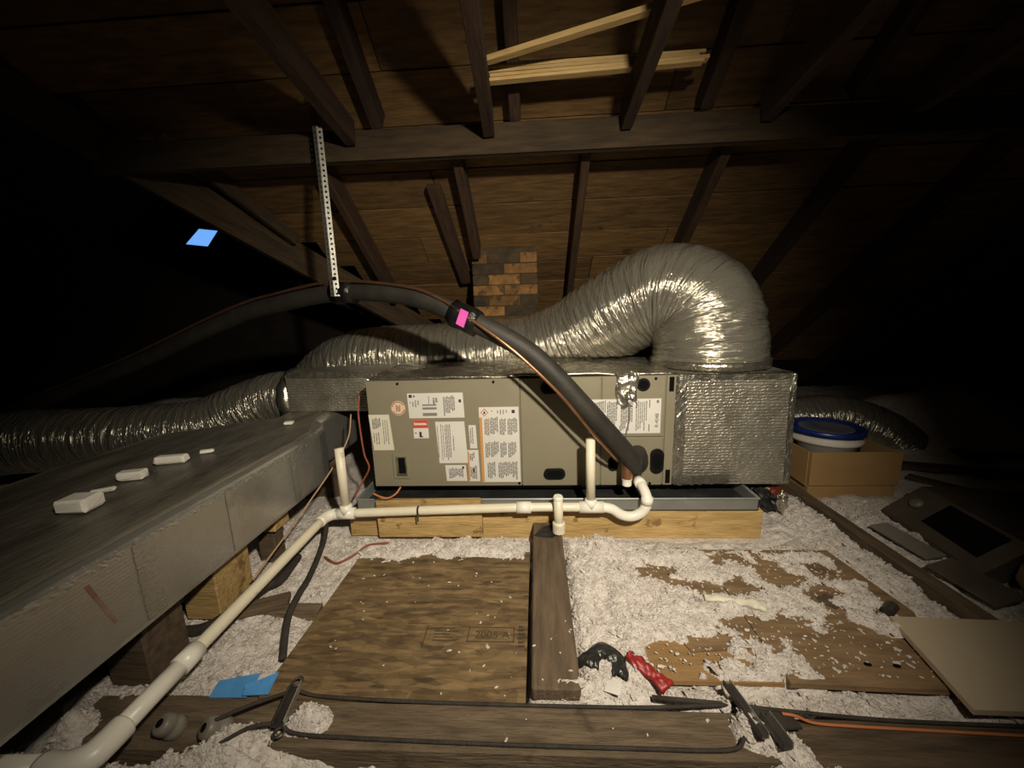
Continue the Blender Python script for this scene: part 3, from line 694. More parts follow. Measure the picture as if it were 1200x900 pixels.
tw = mk('tape_wrap', tube(seg_of(lp, -.325, -.205), .054, 20, True, lambda u, s, a: .052+.006*mnoise.noise((s*30, math.cos(a)*2, math.sin(a)*2+4))), 'tape', ls, True)
pk = Vector((-.268, 1.463, .930)); d = Vector((.84, -.32, -.42)).normalized(); s_ = Vector((.35, -.15, .93)); s_ = (s_-d*s_.dot(d)).normalized()
nn = d.cross(s_).normalized(); nn = nn if nn.y < 0 else -nn
pts = [pk+d*a+s_*b for a, b in ((-.017, -.03), (.019, -.03), (.019, .032), (-.017, .032))]
mk('pink_label', ([tuple(p) for p in pts]+[tuple(p+nn*.003) for p in pts], [(3, 2, 1, 0), (4, 5, 6, 7), (0, 1, 5, 4), (1, 2, 6, 5), (2, 3, 7, 6), (3, 0, 4, 7)]), 'pink', ls)['label'] = 'small bright pink sticker'
mk('service_valve', lathe([(.022, 0), (.022, .030), (.0195, .034), (.0195, .056), (.015, .060)], (.385, 1.56, .262), 16, (0, 0, -1)), 'pvcfit', ls)
mk('valve_collar', lathe([(.0225, 0), (.0225, .075)], (.385, 1.56, .312), 16, (0, 0, -1)), 'copper', ls)

def perforated(name, a, b, w, normal, cols, parent, material='galv', pitch=.021, th=.0018, hole=.0052, skip=0):
    a = Vector(a); b = Vector(b); d = (b-a).normalized(); nn = Vector(normal).normalized(); s = d.cross(nn).normalized()
    n = max(1, int((b-a).length/pitch)); cw = w/cols; V = []; F = []
    for i in range(n):
        for c in range(cols):
            cc = a+d*(pitch*(i+.5))+s*((c+.5)*cw-w/2); hoff = d*(pitch*.25*(1 if c % 2 else -1)); k = len(V)
            for q in range(8):
                an = PI/4*q+PI/8; x = math.cos(an); y = math.sin(an); m_ = max(abs(x), abs(y))
                V.append(cc+d*(x/m_*pitch/2)+s*(y/m_*cw/2)); V.append(cc+hoff*0+d*(x*hole)+s*(y*hole))
            # square corners
            for q in range(8):
                q2 = (q+1) % 8; F.append((k+2*q, k+2*q2, k+2*q2+1, k+2*q+1))
            for q in (0, 2, 4, 6):
                an = PI/4*(q+.5)+PI/8; sx = math.copysign(1, math.cos(an)); sy = math.copysign(1, math.sin(an))
                V.append(cc+d*(sx*pitch/2)+s*(sy*cw/2)); F.append((k+2*q, len(V)-1, k+2*((q+1) % 8)))
    m0 = len(V); V += [p-nn*th for p in V]; F += [tuple(i+m0 for i in f[::-1]) for f in F]
    return mk(name, ([tuple(p) for p in V], F), material, parent)
hs = thing('hanger_strap', 'perforated galvanised metal strap hanging from the roof framing to hold the black hose', 'metal strap', (-.868, 1.70, 1.03))
perforated('strap_flange', (-.885, 1.712, 1.90), (-.882, 1.698, 1.035), .022, (-.45, -1, 0), 1, hs)
perforated('strap_flange', (-.864, 1.712, 1.90), (-.861, 1.698, 1.035), .022, (.35, -1, 0), 1, hs)
mk('bolt', lathe([(.008, 0), (.008, .006), (.004, .008)], (-.862, 1.694, 1.115), 8, (.35, -1, 0)), 'recess', hs)
for dz in (0, .03): mk('screw', lathe([(.004, 0), (.004, .004)], (-.866, 1.708, 1.87+dz), 8, (0, -1, 0)), 'galv', hs)

# ------------------------------------------------------------------ pvc drain
pv = thing('condensate_drain', 'white plastic drain pipe running along the pan and away under the trunk duct', 'pipe', (-.3, 1.48, .09))
Y = 1.49; rr = .0185
def pipe(name, pts, r=rr, material='pvc', n=8, seg=16, sm=True): return mk(name, tube(spline(pts, n) if len(pts) > 2 else pts, r, seg), material, pv, sm)
pipe('trap', [(.438, 1.660, .214), (.440, 1.59, .213), (.446, 1.535, .205), (.452, 1.500, .183), (.452, Y, .155), (.432, Y, .118), (.392, Y, .099), (.35, Y, .106), (.31, Y, .132), (.27, Y, .141)], .0205, 'pvcfit')
pipe('coupling', [(.4395, 1.595, .213), (.444, 1.552, .2085)], .0240, 'pvcfit'); pipe('coupling', [(.452, Y, .185), (.452, Y, .155)], .0235, 'pvcfit')
pipe('tee', [(.175, Y, .141), (.275, Y, .141)], .0245, 'pvcfit'); pipe('tee_branch', [(.223, Y, .14), (.223, Y, .178)], .0245, 'pvcfit')
pipe('vent_riser', [(.223, Y, .17), (.220, Y, .437)])
pipe('run', [(.18, Y, .141), (-.05, Y, .140), (-.50, Y, .126), (-.80, Y, .114)])
pipe('coupling', [(-.085, Y, .1395), (-.025, Y, .140)], .0245, 'pvcfit')
mk('pipe_clamp', tube([(-.508, Y, .1255), (-.500, Y, .126)], .0205, 16), 'darkmetal', pv)
mk('clamp_tail', box((-.508, Y-.021, .085), (-.501, Y-.0185, .125), .0008), 'darkmetal', pv)
pipe('tee', [(-.785, Y, .1145), (-.865, Y, .112)], .0245, 'pvcfit'); pipe('tee_branch', [(-.822, Y, .115), (-.822, Y, .155)], .0245, 'pvcfit')
pipe('vent_riser', [(-.822, Y, .15), (-.822, Y, .41)])
pipe('elbow', [(-.855, Y, .112), (-.885, Y-.006, .111), (-.903, Y-.03, .110), (-.907, Y-.065, .109)], .024, 'pvcfit')
pipe('run', [(-.907, Y-.05, .109), (-.907, 1.1, .103), (-.906, .79, .098)])
pipe('run', [(-.906, .80, .098), (-.904, .60, .094)], .0215, 'pvcfit')
pipe('coupling', [(-.906, .825, .098), (-.905, .77, .097)], .0255, 'pvcfit')
pipe('elbow', [(-.904, .635, .094), (-.904, .60, .094), (-.912, .575, .092), (-.945, .558, .09), (-.99, .555, .09)], .0275, 'pvcfit')
pipe('run', [(-.98, .555, .09), (-1.35, .54, .09)], .0215, 'pvcfit')
st = thing('pipe_stub', 'short capped white pipe stub standing at the end of the centre plank', 'pipe', (.088, 1.452, .05))
mk('stub', tube([(.088, 1.452, .055), (.086, 1.452, .205)], .0185, 16), 'pvc', st, True)
mk('socket', lathe([(.026, 0), (.026, .04), (.022, .045)], (.088, 1.452, .052), 16), 'pvc', st)
mk('end_cap', lathe([(.02, 0), (.0205, .01), (.017, .016)], (.086, 1.452, .195), 16), 'pvcfit', st)

# loose wires by the cabinet
def wire(name, pts, r, material, label, cat='wire', n=10, group=None):
    o = mk(name, tube(spline(pts, n), r, 8), material, None, True); return tag(o, label, cat, group)
wire('control_wire', [(-.785, 1.645, .60), (-.79, 1.63, .53), (-.785, 1.62, .44), (-.778, 1.62, .33), (-.765, 1.625, .265), (-.80, 1.62, .20), (-.84, 1.60, .13)], .0042, 'wirered', 'reddish wire hanging down along the labelled end of the air handler')
wire('control_wire', [(-.86, 1.70, .50), (-.865, 1.66, .40), (-.90, 1.58, .30), (-.935, 1.42, .205), (-.945, 1.27, .15), (-.96, 1.1, .09)], .0035, 'wiretan', 'thin tan wire drooping along the lower edge of the trunk duct')
wire('control_wire', [(-.70, 1.50, .20), (-.66, 1.487, .19), (-.63, 1.49, .185), (-.60, 1.50, .20), (-.585, 1.52, .22)], .004, 'orange', 'orange wire curled over the pine board in front of the pan')
wire('control_wire', [(-.87, 1.37, -.014), (-.80, 1.33, -.012), (-.74, 1.36, .004), (-.70, 1.40, .020), (-.62, 1.42, .020)], .0045, 'wirered', 'reddish brown wire lying on the insulation beside the drain elbow')
wire('cable', [(-.93, 1.52, .07), (-.90, 1.42, .018), (-.865, 1.26, -.010), (-.828, 1.13, .011), (-.805, 1.04, .011), (-.77, .96, -.004), (-.737, .90, -.010)], .011, 'cablebk', 'thick black cable curving down to the edge of the strand board', 'cable')
wire('cable', [(-.97, 1.35, .0), (-.94, 1.20, .014), (-.943, 1.13, .042), (-.955, 1.06, .046), (-.985, 1.005, .034), (-1.05, .978, .010), (-1.16, .958, .006), (-1.215, .87, .004), (-1.215, .70, .014), (-1.17, .52, .020), (-1.15, .38, .018)], .016, 'cablebk', 'thick black cable lying in the shadow under the trunk duct', 'cable')

# ------------------------------------------------------------------ deck: boards on the joists
ob = thing('strand_board', 'brown oriented strand board panel lying in front of the air handler, faint stamp', 'board', (-.38, 1.07, -.014))
mk('panel', prism([(-.722, .783), (-.038, .783), (-.032, 1.39), (-.715, 1.375)], -.014, 0, 'z'), 'osb', ob)
sv = []; sf = []
def stamp(txt, size, x, y):
    tv, tf = text_mesh(txt, size); n = len(sv); sv.extend([(x+p[0], y+p[1]*1.0, .0008) for p in tv]); sf.extend([tuple(i+n for i in q) for q in tf])
def bar(x0, y0, x1, y1):
    n = len(sv); sv.extend([(x0, y0, .0008), (x1, y0, .0008), (x1, y1, .0008), (x0, y1, .0008)]); sf.append((n, n+1, n+2, n+3))
stamp('2005 A', .036, -.142, .985)
for (a, b, c_, d_) in ((-.215, .960, -.075, .963), (-.215, 1.012, -.075, 1.015), (-.215, .960, -.212, 1.015), (-.078, .960, -.075, 1.015)): bar(a, b, c_, d_)
for k in range(5): bar(-.318, .962+.011*k, -.245-.012*(k % 3), .966+.011*k)
for k in range(6): bar(-.068+.0042*(k % 2), .945+.014*k, -.044-.004*(k % 3), .950+.014*k)
for k in range(4): bar(-.061+.005*k, .945, -.0595+.005*k, 1.02)
for (a, b, c_, d_) in ((-.345, .94, -.342, 1.02), (-.41, 1.022, -.35, 1.025)): bar(a, b, c_, d_)
mk('stamp', (sv, sf), 'stamp', ob)
tag(board('centre_plank', (.038, .79, .020), (.042, 1.545, .020), .118, .040, 'plank', bev=.004, wob=.002), 'flat brown plank running from the front joist to the air handler', 'plank')
tag(mk('tar_patch', prism([(-.015, 1.44), (.02, 1.50), (.05, 1.52), (.098, 1.525), (.10, 1.47), (.06, 1.425), (.02, 1.43)], .0402, .0425, 'z'), 'blackbag'), 'black tar patch on the far end of the centre plank', 'patch')
tag(board('front_joist', (-.63, .728, -.075), (.545, .728, -.075), .105, .150, 'joist', bev=.006, wob=.002), 'weathered wooden joist crossing in front of the strand board', 'joist')
tag(board('front_joist', (-1.16, .735, -.075), (-.632, .742, -.075), .125, .115, 'joist', bev=.008, wob=.004), 'short dark broken joist end under the white drain pipe', 'joist')
tag(board('front_joist', (.548, .705, -.075), (1.75, .71, -.075), .135, .150, 'darkplank', bev=.006, wob=.003), 'dark brown joist beside the beige board', 'joist')
tag(board('side_rail', (1.322, 2.6, -.02), (1.322, .80, -.02), .055, .075, 'plank', bev=.004, wob=.002), 'long brown rail running past the cardboard box to the beige board', 'rail')
tag(board('cross_joist', (-1.6, 1.075, -.05), (-.73, 1.085, -.05), .045, .10, 'joist'), 'dark joist crossing under the trunk duct beside the strand board', 'joist')
tag(board('wood_offcut', (-.99, 1.045, .012), (-.845, 1.105, .014), .055, .022, 'plank', bev=.002), 'small wood offcut lying under the white drain pipe', 'wood piece')
pa = thing('plywood_sheet', 'tan plywood sheet under the insulation crumbs with its front edge bare', 'plywood', (.42, 1.1, -.012))
mk('panel', prism([(.205, .853), (.62, .853), (.62, 1.40), (.205, 1.40)], -.012, 0, 'z'), 'plyorange', pa)
pb = thing('plywood_sheet', 'thin brown plywood sheet lying askew with a corner near the red plastic', 'plywood', (.6, 1.2, 0))
mk('panel', prism([(.421, .938), (.6285, .953), (.6285, 1.39), (.248, 1.39), (.273, 1.324)], .0005, .0055, 'z'), 'ply', pb)
pc = thing('plywood_sheet', 'brown plywood sheet beside the beige board, with dark stains and holes', 'plywood', (.87, 1.15, -.012))
mk('panel', prism([(.63, .848), (1.005, .838), (1.145, 1.09), (1.11, 1.40), (.63, 1.40)], -.006, .008, 'z'), 'ply', pc)
mk('stain', prism([(.94+.050*math.cos(2*PI*k/26)*(1+.30*mnoise.noise((k*.9, 3, 0))), 1.13+.030*math.sin(2*PI*k/26)*(1+.5*mnoise.noise((k*.8, 9, 0)))) for k in range(26)], .0081, .0090, 'z'), 'darkplank', pc)
for x, y in ((.86, .905), (.93, .902)): mk('hole', prism([(x+.010*math.cos(2*PI*k/10), y+.006*math.sin(2*PI*k/10)) for k in range(10)], .0085, .0094, 'z'), 'recess', pc)
tag(mk('beige_board', prism([(1.032, 1.045), (.978, .772), (1.75, .765), (1.75, 1.02)], .0185, .0325, 'z'), 'drywall'), 'clean beige board lying flat at the end of the side rail', 'board')

# ------------------------------------------------------------------ blown insulation
def vnoise(x, y, seed):
    def h(i, j):
        n = (i*374761393+j*668265263+seed*982451653) & 0xffffffff
        n = ((n ^ (n >> 13))*1274126177) & 0xffffffff; return ((n ^ (n >> 16)) & 0xffff)/65535.
    xi = np.floor(x).astype(np.int64); yi = np.floor(y).astype(np.int64); fx = x-xi; fy = y-yi
    fx = fx*fx*(3-2*fx); fy = fy*fy*(3-2*fy)
    return (h(xi, yi)*(1-fx)+h(xi+1, yi)*fx)*(1-fy)+(h(xi, yi+1)*(1-fx)+h(xi+1, yi+1)*fx)*fy
def fbm(x, y, f, oct, seed):
    s = 0; a = .5
    for k in range(oct): s = s+a*vnoise(x*f, y*f, seed+k*7); f *= 2.1; a *= .5
    return s
def sst(a, b, x): t = np.clip((x-a)/(b-a), 0, 1); return t*t*(3-2*t)
def H(x, y):
    x = np.asarray(x, float); y = np.asarray(y, float)
    lump = fbm(x, y, 16, 4, 3)-.47; fine = np.abs(fbm(x, y, 60, 3, 9)-.45)
    big = fbm(x, y, 4, 3, 21)-.45
    z = -.022+.045*lump+.020*fine+.03*big
    wob = .06*(fbm(x, y, 9, 3, 5)-.45)
    # strand board
    ins = sst(-.735, -.70, x+wob*.3)*(1-sst(-.045, -.02, x))*(1-sst(1.29, 1.33, y+wob*3.2))*sst(.77, .79, y)
    z = z-.06*ins
    z = z+.035*sst(1.32, 1.38, y+wob)*(1-sst(1.44, 1.50, y))*sst(-.85, -.7, x)*(1-sst(-.08, -.02, x))
    # between the plank and the sheets, piled up
    z = z+.034*sst(.10, .13, x)*(1-sst(.25, .34, x+wob))*sst(.80, .84, y)*(1-sst(1.44, 1.52, y))
    # sheets: insulation in patches
    on = sst(.21, .26, x)*(1-sst(1.06, 1.12, x+wob*.4))*sst(.845, .865, y)*(1-sst(1.33, 1.40, y+wob))
    patch = fbm(x*1.0+.35*y, y*1.15, 11, 6, 41)
    cover = .625-.10*sst(.50, .80, x)+.05*sst(1.25, 1.45, y)+.10*(1-sst(.30, .48, x+.3*(y-1.1)))
    cover = cover-.10*sst(.60, .68, x)*(1-sst(.98, 1.02, y))-.035*sst(.62, .75, x)
    cover = cover-.22*(1-sst(.06, .085, np.hypot((x-.36), (y-.915)*1.2)))
    zz = .0098+.055*(cover-(1-patch)-.0)+.006*fine
    zz = np.where(zz < .011, -.03, zz)
    z = z*(1-on)+zz*on
    z = z+.035*(1-on)*sst(1.08, 1.16, x)*(1-sst(1.26, 1.29, x))*sst(1.1, 1.25, y)
    z = z-.02*sst(1.285, 1.295, x)*(1-sst(1.355, 1.365, x))
    z = z+.02*sst(1.365, 1.42, x)*(1-sst(1.6, 2.0, x))
    # front strip before the joist stays a little lower; joist tops bare apart from heaps
    fj = (1-sst(.775, .790, y))*sst(.62, .64, y)
    z = z-.06*fj
    z = z+.028*(1-sst(.62, .65, y))
    h1 = np.exp(-(((x+.545)/.075)**2+((y-.735)/.052)**2)); h2 = np.exp(-(((x-.455)/.042)**2+((y-.735)/.05)**2)); h3 = np.exp(-(((x-.535+.30*(y-.72))/.06)**2+((y-.69)/.08)**2))
    h4 = np.exp(-(((x+.70)/.10)**2+((y-.665)/.07)**2))
    h5 = np.exp(-(((x-.06)/.09)**2+((y-.81)/.022)**2)); h6 = np.exp(-(((x+1.13)/.06)**2+((y-.70)/.06)**2))
    z = z+(.120*h1+.115*h2+.105*h3+.115*h4+.075*h5+.11*h6)
    z = z+.020*sst(1.30, 1.38, y)*(1-sst(1.44, 1.50, y))*sst(.12, .3, x)*(1-sst(1.05, 1.1, x))-.012*sst(1.46, 1.50, y)*sst(.12, .3, x)*(1-sst(.96, 1.0, x))
    # heaps and drifts further back
    z = z+.25*np.exp(-(((x-3.0)/.55)**2+((y-2.75)/.35)**2))+.12*np.exp(-(((x-2.5)/.4)**2+((y-2.9)/.3)**2))+.10*np.exp(-(((x-1.75)/.3)**2+((y-2.75)/.2)**2))
    z = z+.05*sst(2.3, 2.9, y)
    # nothing under the trunk's shadow side is high, keep clear of timbers and pan
    z = np.where((x > 1.365) & (x < 1.755) & (y > 1.88) & (y < 2.19), -.05, z)
    un = sst(-.90, -.86, x)*(1-sst(.96, 1.0, x))*sst(1.49, 1.52, y)*(1-sst(2.3, 2.4, y))
    z = np.where(un > .5, -.04, z)
    return z
def grid(x0, x1, y0, y1, step):
    nx = int((x1-x0)/step)+1; ny = int((y1-y0)/step)+1
    X, Yg = np.meshgrid(np.linspace(x0, x1, nx), np.linspace(y0, y1, ny)); Z = H(X, Yg)
    V = np.stack([X, Yg, Z], -1).reshape(-1, 3); i = np.arange(ny-1)[:, None]*nx+np.arange(nx-1)[None]; i = i.ravel()
    return V, np.stack([i, i+1, i+1+nx, i+nx], -1)
g1 = grid(-1.45, 1.95, .42, 1.72, .0062)
g2 = grid(-4.6, 4.4, 1.72, 4.35, .035); g3 = grid(1.95, 4.4, -.3, 1.72, .035); g4 = grid(-4.6, -1.45, -.3, 1.72, .035); g5 = grid(-1.45, 1.95, -.6, .42, .035)
# loose tufts
NF = 42000
ico = np.array([(0, 0, 1), (.894, 0, .447), (.276, .851, .447), (-.724, .526, .447), (-.724, -.526, .447), (.276, -.851, .447), (.724, .526, -.447), (-.276, .851, -.447), (-.894, 0, -.447), (-.276, -.851, -.447), (.724, -.526, -.447), (0, 0, -1)])
icf = np.array([(0, 1, 2), (0, 2, 3), (0, 3, 4), (0, 4, 5), (0, 5, 1), (1, 6, 2), (2, 7, 3), (3, 8, 4), (4, 9, 5), (5, 10, 1), (6, 7, 2), (7, 8, 3), (8, 9, 4), (9, 10, 5), (10, 6, 1), (11, 7, 6), (11, 8, 7), (11, 9, 8), (11, 10, 9), (11, 6, 10)])
px = RNG.uniform(-1.4, 1.9, NF*2); py = .45+1.35*RNG.random(NF*2)**1.15; pz_ = H(px, py)
ok = pz_ > np.where((px > .2) & (px < 1.12) & (py > .85), .012, -.03)
ok &= ~((px > -.9) & (px < 1.0) & (py > 1.50)); ok &= ~((px > -.72) & (px < -.02) & (py > .78) & (py < 1.3) & (RNG.random(NF*2) > .0))
px, py, pz_ = px[ok][:NF], py[ok][:NF], pz_[ok][:NF]
# stray crumbs on bare wood
sx_ = np.concatenate([RNG.uniform(-.70, -.05, 70), RNG.uniform(.25, 1.08, 1500), RNG.uniform(-.02, .095, 14), RNG.uniform(-.4, .4, 14)])
sy_ = np.concatenate([RNG.uniform(.80, 1.33, 70), RNG.uniform(.87, 1.42, 1500), RNG.uniform(.80, 1.0, 14), RNG.uniform(.69, .77, 14)])
sz_ = np.concatenate([np.full(70, .002), np.full(1500, .0075), np.full(14, .041), np.full(14, .001)])
n0 = len(px); px = np.concatenate([px, sx_]); py = np.concatenate([py, sy_]); pz_ = np.concatenate([pz_, sz_])
sz = RNG.uniform(.0014, .0040, len(px))*(1+1.3*(RNG.random(len(px)) > .93)); sz[n0:] = RNG.uniform(.0010, .0036, len(px)-n0)*(RNG.random(len(px)-n0) > .4)+.0006
flat = np.stack([RNG.uniform(.7, 1.9, len(px)), RNG.uniform(.6, 1.3, len(px)), RNG.uniform(.35, .9, len(px))], -1)
jit = 1+RNG.uniform(-.65, .65, (len(px), 12, 1))
ang = RNG.uniform(0, 6.28, len(px)); ca, sa = np.cos(ang), np.sin(ang)
tv = ico[None]*jit*flat[:, None, :]*sz[:, None, None]
tx = tv[..., 0]*ca[:, None]-tv[..., 1]*sa[:, None]; ty = tv[..., 0]*sa[:, None]+tv[..., 1]*ca[:, None]
tl = RNG.uniform(-.7, .7, len(px))*(np.arange(len(px)) < n0); tzz = tv[..., 2]+tx*tl[:, None]
TV = np.stack([tx+px[:, None], ty+py[:, None], tzz+(pz_+sz*.25)[:, None]], -1).reshape(-1, 3)
TF = (icf[None]+(np.arange(len(px))*12)[:, None, None]).reshape(-1, 3)
def quick(name, parts, material):
    nv = 0; VV = []; LI = []; LT = []
    for v, f in parts:
        VV.append(v); LI.append((f+nv).ravel()); LT.append(np.full(len(f), f.shape[1])); nv += len(v)
    VV = np.concatenate(VV); LI = np.concatenate(LI); LT = np.concatenate(LT)
    me = bpy.data.meshes.new(name); me.vertices.add(len(VV)); me.vertices.foreach_set('co', VV.astype(np.float32).ravel())
    me.loops.add(len(LI)); me.loops.foreach_set('vertex_index', LI.astype(np.int32))
    me.polygons.add(len(LT)); st_ = np.concatenate([[0], np.cumsum(LT)[:-1]]); me.polygons.foreach_set('loop_start', st_.astype(np.int32))
    me.polygons.foreach_set('loop_total', LT.astype(np.int32)); me.polygons.foreach_set('use_smooth', LT == 4)
    me.update(calc_edges=True); me.validate()
    return link(name, me, material, None, Matrix())
ins = quick('blown_insulation', [g1, g2, g3, g4, g5, (TV, TF)], 'insul')
tag(ins, 'loose white blown insulation heaped over the attic floor', 'insulation', kind='stuff')

# ------------------------------------------------------------------ things lying about
# cardboard box with a bucket inside
bx = thing('cardboard_box', 'open brown cardboard box with a folded front flap beside the return plenum', 'box', (1.56, 2.02, 0))
X0, X1, Ya, Yb, ZB, ZT = 1.352, 1.765, 1.868, 2.20, -.02, .222
mk('panel', box((X0, Ya, ZB), (X1, Ya+.006, ZT), .001), 'cardboard', bx)
mk('panel', box((X0, Yb-.006, ZB), (X1, Yb, ZT), .001), 'cardboard', bx); mk('panel', box((X0, Ya+.0065, ZB), (X0+.006, Yb-.0065, ZT), .001), 'cardboard', bx)
mk('panel', box((X1-.006, Ya+.0065, ZB), (X1, Yb-.0065, ZT), .001), 'cardboard', bx); mk('panel', box((X0+.0065, Ya+.0065, ZB), (X1-.0065, Yb-.0065, ZB+.006), .001), 'cardboard', bx)
mk('flap', box((X0-.002, Ya-.009, .052), (X1+.008, Ya-.003, ZT+.003), .002), 'cardboard', bx)
mk('flap', ([(X0-.004, Ya+.01, ZT), (X0-.004, Yb-.01, ZT), (X0-.010, Yb-.03, .06), (X0-.010, Ya+.0, .05), (X0-.009, Ya+.01, ZT), (X0-.009, Yb-.01, ZT), (X0-.015, Yb-.03, .06), (X0-.015, Ya+.0, .05)],
              [(0, 1, 2, 3), (7, 6, 5, 4), (0, 4, 5, 1), (1, 5, 6, 2), (2, 6, 7, 3), (3, 7, 4, 0)]), 'cardboard', bx)
bk = thing('bucket', 'dirty white plastic bucket with a blue lid standing in the cardboard box', 'bucket', (1.525, 2.03, -.012))
bc = (1.525, 2.035, -.012)
mk('pail', lathe([(.13, 0), (.15, .25), (.160, .252), (.160, .268), (.152, .270), (.153, .298), (.158, .300)], bc, 40), 'bucket', bk, True)
ldp = mk('lid', lathe([(.159, .296), (.166, .296), (.166, .318), (.158, .324), (.150, .320), (.146, .312), (.06, .312), (.0, .312)][:7], bc, 40), 'bluelid', bk, True)
mk('lid_dust', lathe([(.12, .3125), (.118, .3150)], bc, 32), 'lidgrey', ldp)
# crumpled bag below the plenum
def blob(c, r, seed, amp=.35, seg=26, ring=16, flat=None):
    V = []; F = []
    for i in range(ring+1):
        th = PI*i/ring
        for k in range(seg):
            a = 2*PI*k/seg; n = Vector((math.sin(th)*math.cos(a), math.sin(th)*math.sin(a), math.cos(th)))
            w = 1+amp*(abs(mnoise.noise(n*2.3+Vector((seed, 0, 0))))*1.6-.4)+amp*.5*mnoise.noise(n*5+Vector((0, seed, 0)))
            V.append((c[0]+n.x*r[0]*w, c[1]+n.y*r[1]*w, c[2]+n.z*r[2]*w))
    for i in range(ring):
        for k in range(seg): k2 = (k+1) % seg; F.append((i*seg+k, (i+1)*seg+k, (i+1)*seg+k2, i*seg+k2))
    return V, F
bg = thing('crumpled_bag', 'dark crumpled plastic bag with a reddish corner stuffed beside the drain pan', 'plastic bag', (1.06, 1.74, .0))
mk('bag', blob((1.06, 1.75, .055), (.075, .06, .07), 4, .5), 'blackbag', bg); mk('red_corner', blob((1.10, 1.72, .10), (.04, .03, .022), 9, .4, 16, 10), 'darkred', bg); mk('foil_corner', blob((1.115, 1.685, .055), (.025, .02, .045), 2, .5, 16, 10), 'foil', bg)
# black and red plastic scraps
def sdf_strip(pts, w, name, material, label, cat, th=.012, seed=0, group=None):
    p = spline(pts, 8); V = []; F = []; m_ = 8
    for i, q in enumerate(p):
        t = (p[min(i+1, len(p)-1)]-p[max(i-1, 0)]).normalized(); s = Vector((-t.y, t.x, 0)); u = i/(len(p)-1)
        ww = w[0]+(w[1]-w[0])*u+.18*w[0]*mnoise.noise((u*5, seed, 0))
        for j in range(m_+1):
            v = j/m_-.5; z = q.z+th*(.6+mnoise.noise((u*6, v*4, seed)))+.010*math.cos(v*PI)
            V.append(q+s*(v*2*ww)+Vector((0, 0, z-q.z)))
    k = len(V); V += [x-Vector((0, 0, .004)) for x in V]
    for i in range(len(p)-1):
        for j in range(m_):
            a = i*(m_+1)+j; b = a+m_+1; F.append((a, b, b+1, a+1)); F.append((a+k, a+1+k, b+1+k, b+k))
        for j in (0, m_): a = i*(m_+1)+j; F.append((a, a+m_+1, a+m_+1+k, a+k))
    for i in (0, len(p)-1):
        for j in range(m_): a = i*(m_+1)+j; F.append((a, a+1, a+1+k, a+k))
    return tag(mk(name, ([tuple(x) for x in V], F), material, None, True), label, cat, group)
sdf_strip([(.128, .866, .010), (.136, .893, .014), (.160, .914, .016), (.188, .912, .015), (.205, .890, .014), (.208, .860, .012), (.203, .842, .008)], (.026, .019), 'plastic_scrap', 'blackbag', 'curled black plastic scrap on the insulation beside the red strip', 'plastic scrap', .016, 3)
sdf_strip([(.238, .897, .024), (.260, .877, .020), (.285, .858, .013), (.307, .840, .006), (.320, .822, .0)], (.017, .021), 'plastic_strip', 'redplastic', 'red crumpled plastic strip on the insulation', 'plastic strip', .014, 7)
tag(mk('paper_scrap', sheet(lambda u, v: (.158+.036*u+.012*v, .812+.030*v-.012*u, .012+.010*u*v), 3, 3, .0015), 'paper'), 'small white paper scrap beside the curled black plastic', 'paper')
sdf_strip([(.535, 1.128, .014), (.58, 1.118, .018), (.63, 1.105, .018), (.675, 1.10, .017), (.705, 1.085, .015)], (.014, .022), 'torn_paper', 'paperyellow', 'torn strip of cream paper lying on the plywood', 'paper', .008, 12)
tag(mk('pipe_offcut', tube([(1.048, 1.07, .025), (1.075, 1.085, .036)], .016, 12), 'darkmetal'), 'small dark metal tube end lying beside the beige board', 'tube')
# blue tape film: two folded flaps
bf = thing('blue_tape', 'folded piece of bright blue tape film stuck beside the strand board', 'tape', (-.78, .80, .015))
mk('flap', sheet(lambda u, v: (-.862+.105*u, .787+(.036+.022*u)*v-.004*u, -.012+.012*v+.008*u), 6, 4, .0015), 'bluefilm', bf)
mk('flap', sheet(lambda u, v: (-.762+.066*u, .780+(.014+.034*u)*v+.003*u, .006+.016*v+.002*u), 6, 4, .0015), 'bluefilm', bf)
# porcelain knobs, wires and bracket of the old wiring
def knob(c, axis, lab):
    t = thing('porcelain_knob', lab, 'insulator', c, 'porcelain wiring knobs')
    mk('knob', lathe([(.020, 0), (.024, .003), (.0245, .022), (.0215, .026), (.0215, .031), (.0235, .035), (.0215, .052), (.017, .056), (.010, .0565)], c, 20, axis), 'porcelain', t, True)
    mk('nail_hole', lathe([(.009, .0560), (.009, .0575)], c, 12, axis), 'recess', t)
knob((-.872, .712, -.014), (-.25, -.45, .85), 'grey porcelain wiring knob on the broken joist end beside the drain pipe')
knob((-.750, .712, -.010), (-.45, -.50, .70), 'grey porcelain wiring knob holding the end of the black wires')
wire('old_wire', [(-.758, .695, .036), (-.71, .722, .040), (-.65, .765, .028), (-.618, .785, .018), (-.55, .783, .006), (-.3, .777, .005), (.0, .776, .005), (.25, .778, .006), (.45, .784, .012), (.55, .776, .012), (.8, .764, .006), (1.15, .760, .005), (1.5, .758, .005)], .0042, 'cablebk', 'black cloth-covered wire running along the far edge of the front joist', group='old wires along the front joist')
wire('old_wire', [(-.78, .62, .02), (-.72, .645, .03), (-.66, .68, .040), (-.61, .703, .020), (-.57, .693, .010), (-.45, .691, .005), (-.1, .688, .005), (.2, .689, .005), (.40, .690, .008), (.44, .70, .030)], .0042, 'cablebk', 'black cloth-covered wire running along the near edge of the front joist', group='old wires along the front joist')
br = thing('wire_bracket', 'grey metal channel bracket joining the two black wires on the front joist', 'bracket', (-.61, .74, .03))
bm_, bl = frame((-.602, .690, .030), (-.622, .792, .026), (0, 0, 1))
